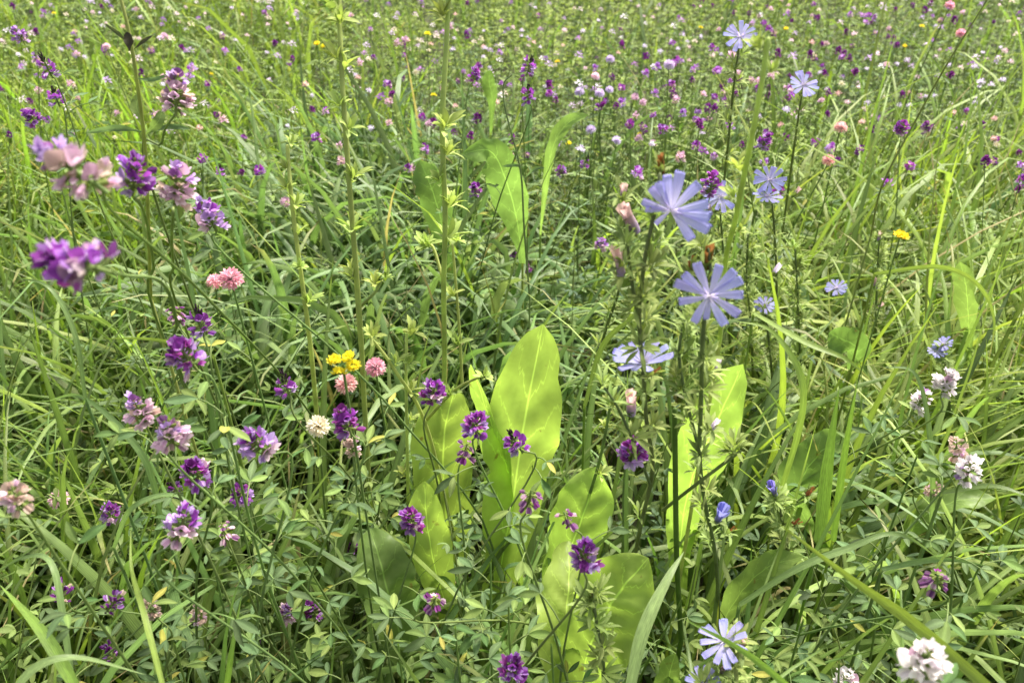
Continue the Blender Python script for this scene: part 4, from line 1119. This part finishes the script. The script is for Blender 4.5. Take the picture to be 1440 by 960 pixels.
def tref_geo(k):
    r = np.random.RandomState(k); gs = []
    g0 = floret(lin('eee03a'), lin('f0e654'), lin('e4cc30'), GREENS['alf2'], 1.1, 0, False)
    for i in range(7):
        a = i * .9 + r.uniform(-.2, .2); e = r.uniform(.1, .7)
        D = np.array([math.cos(a) * math.cos(e), math.sin(a) * math.cos(e), math.sin(e)])
        gs.append(g0.xf(axes(D, [0, 0, 1]), D * .05, 1))
    return join(gs)
TREF = [mesh('flower_head', tref_geo(k), M_PETAL) for k in range(3)]
def trefoil(px, py, dia, label, idx, group=None, n=1):
    r = np.random.RandomState(1200 + idx)
    d = min(.024 * FPX / dia, 2.6) if dia > 26 else min(.016 * FPX / dia, 2.6)
    P = at(px, py, d); size = dia * d / FPX * .5
    if P[2] < .08: P = at_z(px, py, .2)
    f = np.array([P[0] + r.uniform(-.03, .03), P[1] + .03, 0])
    root = thing('trefoil_plant', label, 'trefoil', f, group)
    rel = P - f
    pth = smooth_path([(0, 0, 0), rel * .6, rel], 8)
    link('stem', mesh('stem', tube(pth, .001, GREENS['stem'], 4, False), M_STEM), root)
    offs = [np.zeros(3)] if n == 1 else [np.array([-.45, 0, .25]), np.array([.45, .2, .35]), np.array([-.2, -.3, -.4]), np.array([.6, .1, -.2])][:n]
    for o_ in offs:
        link('flower_head', TREF[r.randint(3)], root, frame_m(axes([r.normal(0, .5), 1, r.normal(0, .3)], [0, -.4, 1]), rel + o_ * size, size * (1.0 if n == 1 else .48)))
def side_of(px, py):
    x = [(90, 'by the left edge'), (300, 'behind the brown-leaved weed stalk'), (470, 'left of the tallest stalk'), (625, 'between the two tallest stalks'), (830, 'behind the folded broad leaf'),
         (1030, 'left of the top chicory flower'), (1200, 'around the distant chicory flowers'), (1330, 'left of the dark slanting stalk'), (9999, 'by the right edge')]
    y = [(30, 'at the top edge'), (70, 'near the top'), (130, 'further back'), (200, 'halfway back'), (999, 'in front')]
    return next(b for a, b in x if px < a) + ', ' + next(b for a, b in y if py < a)
trefoil(482, 514, 48, 'yellow trefoil flower cluster beside the pink and salmon clover heads', 0, None, 4)
trefoil(1265, 335, 24, 'small yellow trefoil flower at the edge of the right grass', 1)
for i_, (x, y, s) in enumerate([(601,49,10),(574,59,8),(610,135,9),(446,63,10),(297,105,6),(784,88,8),(1105,42,8),(1272,66,7),(1296,38,7),(800,203,9),(985,40,7),(76,20,6),(900,190,8),(455,66,8)]):
    trefoil(x, y, s, 'tiny yellow trefoil flower ' + side_of(x, y), 10 + i_, 'yellow specks in the far meadow ' + side_of(x, y))

# ------------------------------------------------------------------ grass tufts with single blades, and long single blades
def blade_mesh(kind, k):
    r = np.random.RandomState(1500 + k)
    L = {'broad': .42, 'fine': .50, 'bright': .42, 'mixed': .40}[kind] * r.uniform(.8, 1.2)
    w = {'broad': .0150, 'fine': .0078, 'bright': .0090, 'mixed': .0092}[kind] * r.uniform(.8, 1.25)
    bend = min({'broad': 2.3, 'fine': 1.9, 'bright': .5, 'mixed': 1.4}[kind] * r.uniform(.5, 1.4), 2.8)
    _P, g = blades(np.zeros((1, 3)), np.zeros(1), np.array([L]), np.array([w]), np.array([r.uniform(.03, .35)]), np.array([bend]),
                   (GREENS[kind] * r.uniform(.85, 1.2))[None], 12, True, power={'broad': 2.1, 'fine': 1.3, 'bright': 1.6, 'mixed': 1.6}[kind], twist=np.array([r.normal(0, .08)]), tipcol=np.array([1.0 * (r.rand() < .2)]))
    return mesh('blade', g, M_GRASS), _P[0]
BL = {k: [blade_mesh(k, 10 * i + j) for j in range(10)] for i, k in enumerate(('broad', 'fine', 'bright', 'mixed'))}
TUFTS = [
 (430,420,'broad',26,'bluish drooping grass tuft at the foot of the leftmost pale stalk'), (560,335,'broad',30,'broad-bladed grass tuft between the two tallest stalks'),
 (590,440,'broad',26,'drooping grass tuft left of the tallest broad leaf tip'), (685,415,'broad',24,'drooping grass tuft right behind the pale stalk, above the broad leaf'),
 (535,250,'broad',22,'arching grass tuft beside the tallest stalk, further back'), (370,330,'mixed',26,'tangled grass tuft right of the wilting violet head'),
 (1340,310,'fine',30,'yellow-green arching grass tuft at the right, rearmost'), (1395,390,'fine',30,'fine grass tuft at the right edge above the middle'),
 (1260,430,'fine',26,'fine arching grass tuft below the small yellow trefoil'), (1330,490,'fine',26,'fine grass tuft around the small pale blue chicory flowers'),
 (1115,520,'fine',24,'long-bladed grass tuft right of the bright leaning broad leaf'), (1085,650,'broad',20,'wide-bladed grass tuft beside the rolled blue bud'),
 (1170,660,'bright',18,'bright upright grass tuft in the right middle'), (1255,660,'mixed',24,'dense grass tuft left of the white alfalfa heads'),
 (1410,570,'mixed',24,'grass tuft at the right edge beside the lilac white alfalfa'), (60,480,'mixed',28,'grass tuft below the large blurred purple head'),
 (150,610,'mixed',26,'grass tuft left of the pale pink alfalfa pair'), (50,640,'mixed',26,'grass tuft at the left edge above the beige head'),
 (330,530,'broad',24,'wide-bladed grass tuft left of the dark-topped alfalfa'), (60,890,'bright',16,'bright grass tuft in the bottom left corner'),
 (330,920,'mixed',20,'grass tuft at the bottom left of centre'), (1000,800,'mixed',14,'thin grass tuft at the foot of the chicory stems'),
 (1330,760,'fine',22,'arching grass tuft above the spent white alfalfa'), (1410,880,'mixed',20,'grass tuft in the bottom right corner'),
 (855,500,'fine',16,'sparse grass tuft left of the chicory stems'), (130,200,'bright',26,'bright upright grass tuft behind the upper left alfalfa heads'),
 (540,170,'bright',22,'upright grass tuft between the tallest stalks, far back'), (940,190,'mixed',20,'grass tuft behind the brown withered chicory bud'),
 (1180,880,'mixed',16,'grass tuft near the bottom right of centre'), (830,390,'mixed',20,'grass tuft in the shaded centre behind the chicory'),
 (250,400,'mixed',24,'grass tuft around the two touching pink clovers'), (1290,260,'bright',24,'upright grass tuft under the dark slanting stalk'),
 (470,370,'broad',26,'drooping grass tuft right of the leftmost pale stalk, mid height'), (630,340,'broad',24,'drooping grass tuft at the foot of the dull green broad leaf'),
 (520,420,'broad',26,'drooping grass tuft just above the yellow trefoil'), (640,470,'broad',22,'drooping grass tuft touching the tallest broad leaf from the left'),
 (480,480,'broad',20,'drooping grass tuft around the yellow trefoil'), (1200,560,'fine',22,'arching grass tuft right of the half-open blue flower'),
]
for i_, (px, py, kd, nb, lb) in enumerate(TUFTS):
    r = np.random.RandomState(2000 + i_)
    c = at_z(px, py, .24); c[2] = 0
    root = thing('grass_tuft', lb, 'grass', c, 'grass tufts')
    made = 0; a0 = r.uniform(-1.4, .4); nb = int(nb * 1.35)
    for j in range(nb * 3):
        if made >= nb: break
        me, Pc = BL[kd][r.randint(10)]
        a = a0 + r.normal(0, 1.1); k = r.uniform(.75, 1.2); o2 = np.array([r.normal(0, .045), r.normal(0, .045), 0])
        ca, sa = math.cos(a), math.sin(a)
        X = np.array([[ca, sa, 0], [-sa, ca, 0], [0, 0, 1.0]])
        W = (Pc * k) @ X + o2 + c
        if blocked(W[None])[0]: continue
        link('blade', me, root, frame_m(X, o2, k)); made += 1

def long_blade(label, pix, wpx, col, roll=.3, seed=0, dry=0):
    b = at(*pix[0]); n = 26
    P = smooth_path([at(*p) for p in pix], n); t = np.linspace(0, 1, n)
    f = np.array([b[0], b[1], 0]) if b[2] > .05 else b
    W = wpx * pix[0][2] / FPX
    prof = .88 * np.clip(.6 + .9 * t, 0, 1) * np.clip((1 - t) * 1.35, 0, 1) ** .8; prof[-1] = .02
    T = nrm(np.gradient(P, axis=0)); S = nrm(np.cross(T, nrm(CAM - P))); N = np.cross(S, T)
    ro = roll + .5 * np.sin(t * 2.2 + seed)
    S2 = S * np.cos(ro)[:, None] + N * np.sin(ro)[:, None]; N2 = np.cross(S2, T)
    hw = .5 * W * prof
    u = np.array([-1, -.5, 0, .5, 1.0])
    V = P[:, None] + S2[:, None] * (hw[:, None] * u)[..., None] + N2[:, None] * (hw[:, None] * .16 * np.abs(u))[..., None]
    C = np.tile(col, (n, 5, 1)) * (1 + .12 * np.array([0, -.5, 1.2, -.5, 0]))[None, :, None]
    if dry:
        k = np.clip((t - .8) * 5, 0, 1)[:, None, None]; C = C * (1 - k) + GREENS['dry'] * k
    root = thing('grass_plant', label, 'grass', f)
    link('blade', mesh('blade', grid(V - f, C, np.stack(np.broadcast_arrays(u[None] + 2.0 * seed, t[:, None] * 4 + .01), -1)), M_GRASS), root)
    # the stalk it grows from
    link('stem', mesh('stem', tube(smooth_path([(0, 0, 0), (b - f) * .5 + np.array([.005, 0, 0]), b - f], 6), .0015, col * .9, 5, False), M_STEM), root)
BR = np.array([.215, .315, .055]); FN = GREENS['fine']; BD = GREENS['broad']
for i_, a_ in enumerate([
 ('long bright grass blade slanting across the bottom right corner', [(1440,1010,.47),(1290,880,.49),(1200,815,.51),(1095,736,.54)], 28, BR),
 ('bright grass blade crossing the lowest blue chicory flower', [(1150,1000,.46),(1050,918,.48),(962,870,.5)], 17, BR),
 ('wide bright blade rising from the bottom left corner', [(118,985,.5),(62,892,.52),(0,822,.55)], 27, BR),
 ('upright bright blade with a thin tip at the lower left', [(232,975,.5),(203,865,.52),(185,800,.55),(184,742,.57)], 13, BR),
 ('arched blade hooked over to the left edge at lower left', [(104,985,.55),(90,880,.55),(72,792,.56),(35,783,.58),(-10,806,.6)], 15, BD * 1.15),
 ('wide pale blade curving up to the smooth vertical stalk', [(882,985,.55),(903,890,.56),(938,815,.58),(962,775,.6)], 29, BD * 1.2),
 ('broad upright bright blade in the right middle', [(1152,760,.76),(1165,650,.74),(1180,545,.73)], 27, BR),
 ('upright bright blade right of a broader twin', [(1172,760,.77),(1188,640,.75),(1206,535,.73)], 17, BR),
 ('bent blade folding over at right of the chicory', [(1040,850,.64),(1120,800,.61),(1190,772,.6),(1262,750,.6),(1330,792,.63)], 15, BD * 1.1),
 ('flat blade lying level in front of the right leaves', [(1240,800,.72),(1320,786,.70),(1395,796,.69)], 12, BD * 1.1),
 ('thin pale blade hanging over with a yellow tip at the right', [(1230,385,1.0),(1320,375,.97),(1375,400,.95),(1398,450,.95),(1390,510,.96)], 10, FN),
 ('curved bright blade left of the chicory stems', [(822,570,.85),(848,485,.84),(895,440,.83),(940,372,.82)], 12, BR),
 ('arched pale blade along the bottom left edge', [(10,985,.46),(50,938,.47),(110,924,.48),(205,948,.50)], 18, BD * 1.25),
 ('level blade reaching the right edge', [(1325,692,.74),(1395,683,.70),(1455,700,.68)], 12, BD * 1.1),
 ('blade with a yellow tip bending down in the right grass', [(1060,440,.95),(1130,480,.90),(1190,505,.88),(1225,535,.88)], 12, FN),
 ('long arched blade beside the bright leaning leaf', [(1090,720,.85),(1130,560,.80),(1090,470,.80),(1030,450,.80)], 13, FN),
 ('blade arching over the white alfalfa heads', [(1310,740,.85),(1310,640,.80),(1290,530,.78),(1240,515,.78)], 11, BD * 1.2),
 ('pale blade slanting left below the large purple head', [(120,560,.72),(105,470,.70),(70,405,.69),(20,390,.70)], 11, BD * 1.2),
 ('wide blade leaning right between the left alfalfa heads', [(230,740,.78),(200,640,.74),(120,560,.73),(60,565,.74)], 13, BD * 1.1),
 ('level pointed blade left of the dark budding alfalfa', [(300,500,.80),(222,478,.77),(140,476,.76)], 9, FN),
 ('pale blade crossing in front of the pink clover at lower left', [(160,770,.75),(185,715,.72),(240,695,.71),(290,720,.71)], 12, BD * 1.2),
 ('upright blade at the bottom left of centre', [(315,1000,.62),(325,920,.60),(340,835,.60)], 12, BR),
]):
    long_blade(a_[0], a_[1], a_[2] * .92, a_[3], .05, i_, 'yellow tip' in a_[0])

# ------------------------------------------------------------------ plants further back: one object each, the flower head its part
def far_stem(k, H):
    r = np.random.RandomState(3000 + k)
    ln = r.uniform(.05, .35); az = r.uniform(0, 6.28)
    st = rng.get_state(); rng.seed(3100 + k)
    _E, lm, sm, _o, _p = leafy_stems(np.zeros((1, 3)), np.array([H]), np.array([ln]), np.array([az]), 8, GREENS['alf2'][None], .020, .42, .022, False, .35)
    rng.set_state(st)
    top = np.array([math.cos(az) * ln * H, math.sin(az) * ln * H, H])
    return mesh('alfalfa_plant', join([lm, sm]), M_LEAF), top
FSTEM = [far_stem(k, .46) for k in range(10)]
r5 = np.random.RandomState(77)
def hm(kind, size, k): return mesh('flower_head', head_geo(kind, size, np.random.RandomState(k)), M_PETAL)
FH = {kd: [hm(kd, .025, 10 + k) for k in range(5)] for kd in 'VKMPDWBH'}
def dark_head(k):
    lay, _ = head_layout('V', .024, np.random.RandomState(k))
    return mesh('flower_head', join([FLORET_LO['dark' if i % 4 else 'magenta'].xf(A, p, s * 1.1) for i, (w, p, A, s) in enumerate(lay)]), M_PETAL)
FH['X'] = [dark_head(k) for k in range(4)]
GL = {nm: [mesh('flower_head', globe(p[0], p[1], 26, 40 + k).xf(np.eye(3), (0, 0, 0), .011), M_PETAL) for k in range(2)] for nm, p in (('pale', PALEP), ('lil', LILW), ('white', WHITE), ('salmon', SALMON))}

def spots(n, seed, ymax=190, dens=None):
    """places whose flower would show in the rear meadow, well spread"""
    r = np.random.RandomState(seed); out = []
    tries = 0
    while len(out) < n and tries < n * 60:
        tries += 1
        px = r.uniform(-15, 1455); py = ymax * r.beta(1.0, 1.55) - 8
        z = r.uniform(.36, .52)
        P = at_z(px, py, z)
        pat = math.sin(P[0] * 2.7 + seed * 1.7 + 1.5 * math.sin(P[1] * 1.9)) * math.cos(P[1] * 3.1 - P[0] * 1.3 + seed)
        if r.rand() > min(1.0, max(.05, .36 + .95 * pat)): continue
        if dens is not None and r.rand() > dens(px, py): continue
        if P[1] > 7.2: continue
        q = project(P)
        if ((CLEAR[:, 0] - q[0]) ** 2 + (CLEAR[:, 1] - q[1]) ** 2 < (CLEAR[:, 2] + 5) ** 2).any() and (CLEAR[((CLEAR[:, 0] - q[0]) ** 2 + (CLEAR[:, 1] - q[1]) ** 2).argmin(), 3] > q[2]): continue
        out.append((P, z, px, py))
    return out
def dens_v(px, py):
    return .35 + .65 * (px > 850) if py < 230 else (.25 + .4 * (px > 1000))
def put_far(n, seed, kinds, name, what, cat, grp, ymax, dens=None):
    r = np.random.RandomState(seed + 1)
    for P, z, px, py in spots(n, seed, ymax, dens):
        sm, top = FSTEM[r.randint(10)]
        k = z / .46; a = r.uniform(0, 6.28); ca, sa = math.cos(a), math.sin(a)
        X = np.array([[ca, sa, 0], [-sa, ca, 0], [0, 0, 1.0]])
        tw = (top * k) @ X
        f = np.array([P[0] - tw[0], P[1] - tw[1], 0])
        kd = kinds[r.randint(len(kinds))]
        o = link(name, sm, None, frame_m(X, f, k))
        desc = what[kd]
        tag(o, desc + ' ' + side_of(px, py), cat, desc + 's ' + side_of(px, py))
        hs_ = (FH[kd] if kd in FH else GL[kd])
        tl = nrm([r.normal(0, .3), r.normal(-.1, .3), 1])
        link('flower_head', hs_[r.randint(len(hs_))], o, frame_m(axes(np.cross(tl, [.1, 1, 0]), tl), top, r.uniform(.6, .98) / k))
put_far(295, 1, ['V', 'V', 'X', 'X', 'X', 'K', 'M', 'P', 'P', 'H'], 'alfalfa_plant', dict(V='small violet alfalfa flower', X='small dark purple alfalfa flower', K='small dark budding alfalfa flower', M='small two-tone lilac alfalfa flower', P='small faded pink alfalfa flower', H='small withering purple alfalfa flower'), 'alfalfa', None, 300, dens_v)
put_far(190, 5, ['pale', 'pale', 'lil', 'lil', 'lil', 'white', 'salmon'], 'clover_plant', dict(pale='small pale pink clover flower', lil='small lilac white clover flower', white='small cream clover flower', salmon='small salmon clover flower'), 'clover', None, 230)

def far_flowers():
    r = np.random.RandomState(9); gs = []
    pv = [FLORET_LO[k] for k in ('violet', 'dark', 'lilac', 'magenta', 'pink', 'white')]
    tiny = []
    for g in range(12):
        c = lin(['8a5aa8', '6a2e74', 'c4a8da', 'a878b4', 'e6d0dc', 'ece8ee', 'd8c2e2', 'e4d6c4', 'b898cc', 'e8dce6', '9a6ab0', 'dcc8e0'][g])
        n = 9; a = np.arange(n) * 2.4; z = np.linspace(-.5, 1, n); s = np.sqrt(np.clip(1 - (z * .8) ** 2, 0, 1))
        D = np.stack([np.cos(a) * s, np.sin(a) * s, z], 1)
        tiny.append(leaflets(D * .003, D, np.tile([0, 0, 1.0], (n, 1)) + r.normal(0, .3, (n, 3)), np.full(n, .010), np.full(n, .007), np.tile(c, (n, 1)) * r.uniform(.8, 1.2, (n, 1)), False))
    for i in range(1700):
        y = math.sqrt(r.uniform(1.9 ** 2, 7.4 ** 2)); x = r.uniform(-1, 1) * (.7 * (y + .5) + .5)
        p = np.array([x, y, r.uniform(.30, .52)])
        gs.append(tiny[r.choice(12)].xf(np.eye(3), p, r.uniform(.7, 1.2)))
    o = link('distant_flowers', mesh('distant_flowers', join(gs), M_PETAL))
    tag(o, 'scattered purple, lilac and white flower specks over the rear meadow', 'flowers', None, 'stuff')
far_flowers()
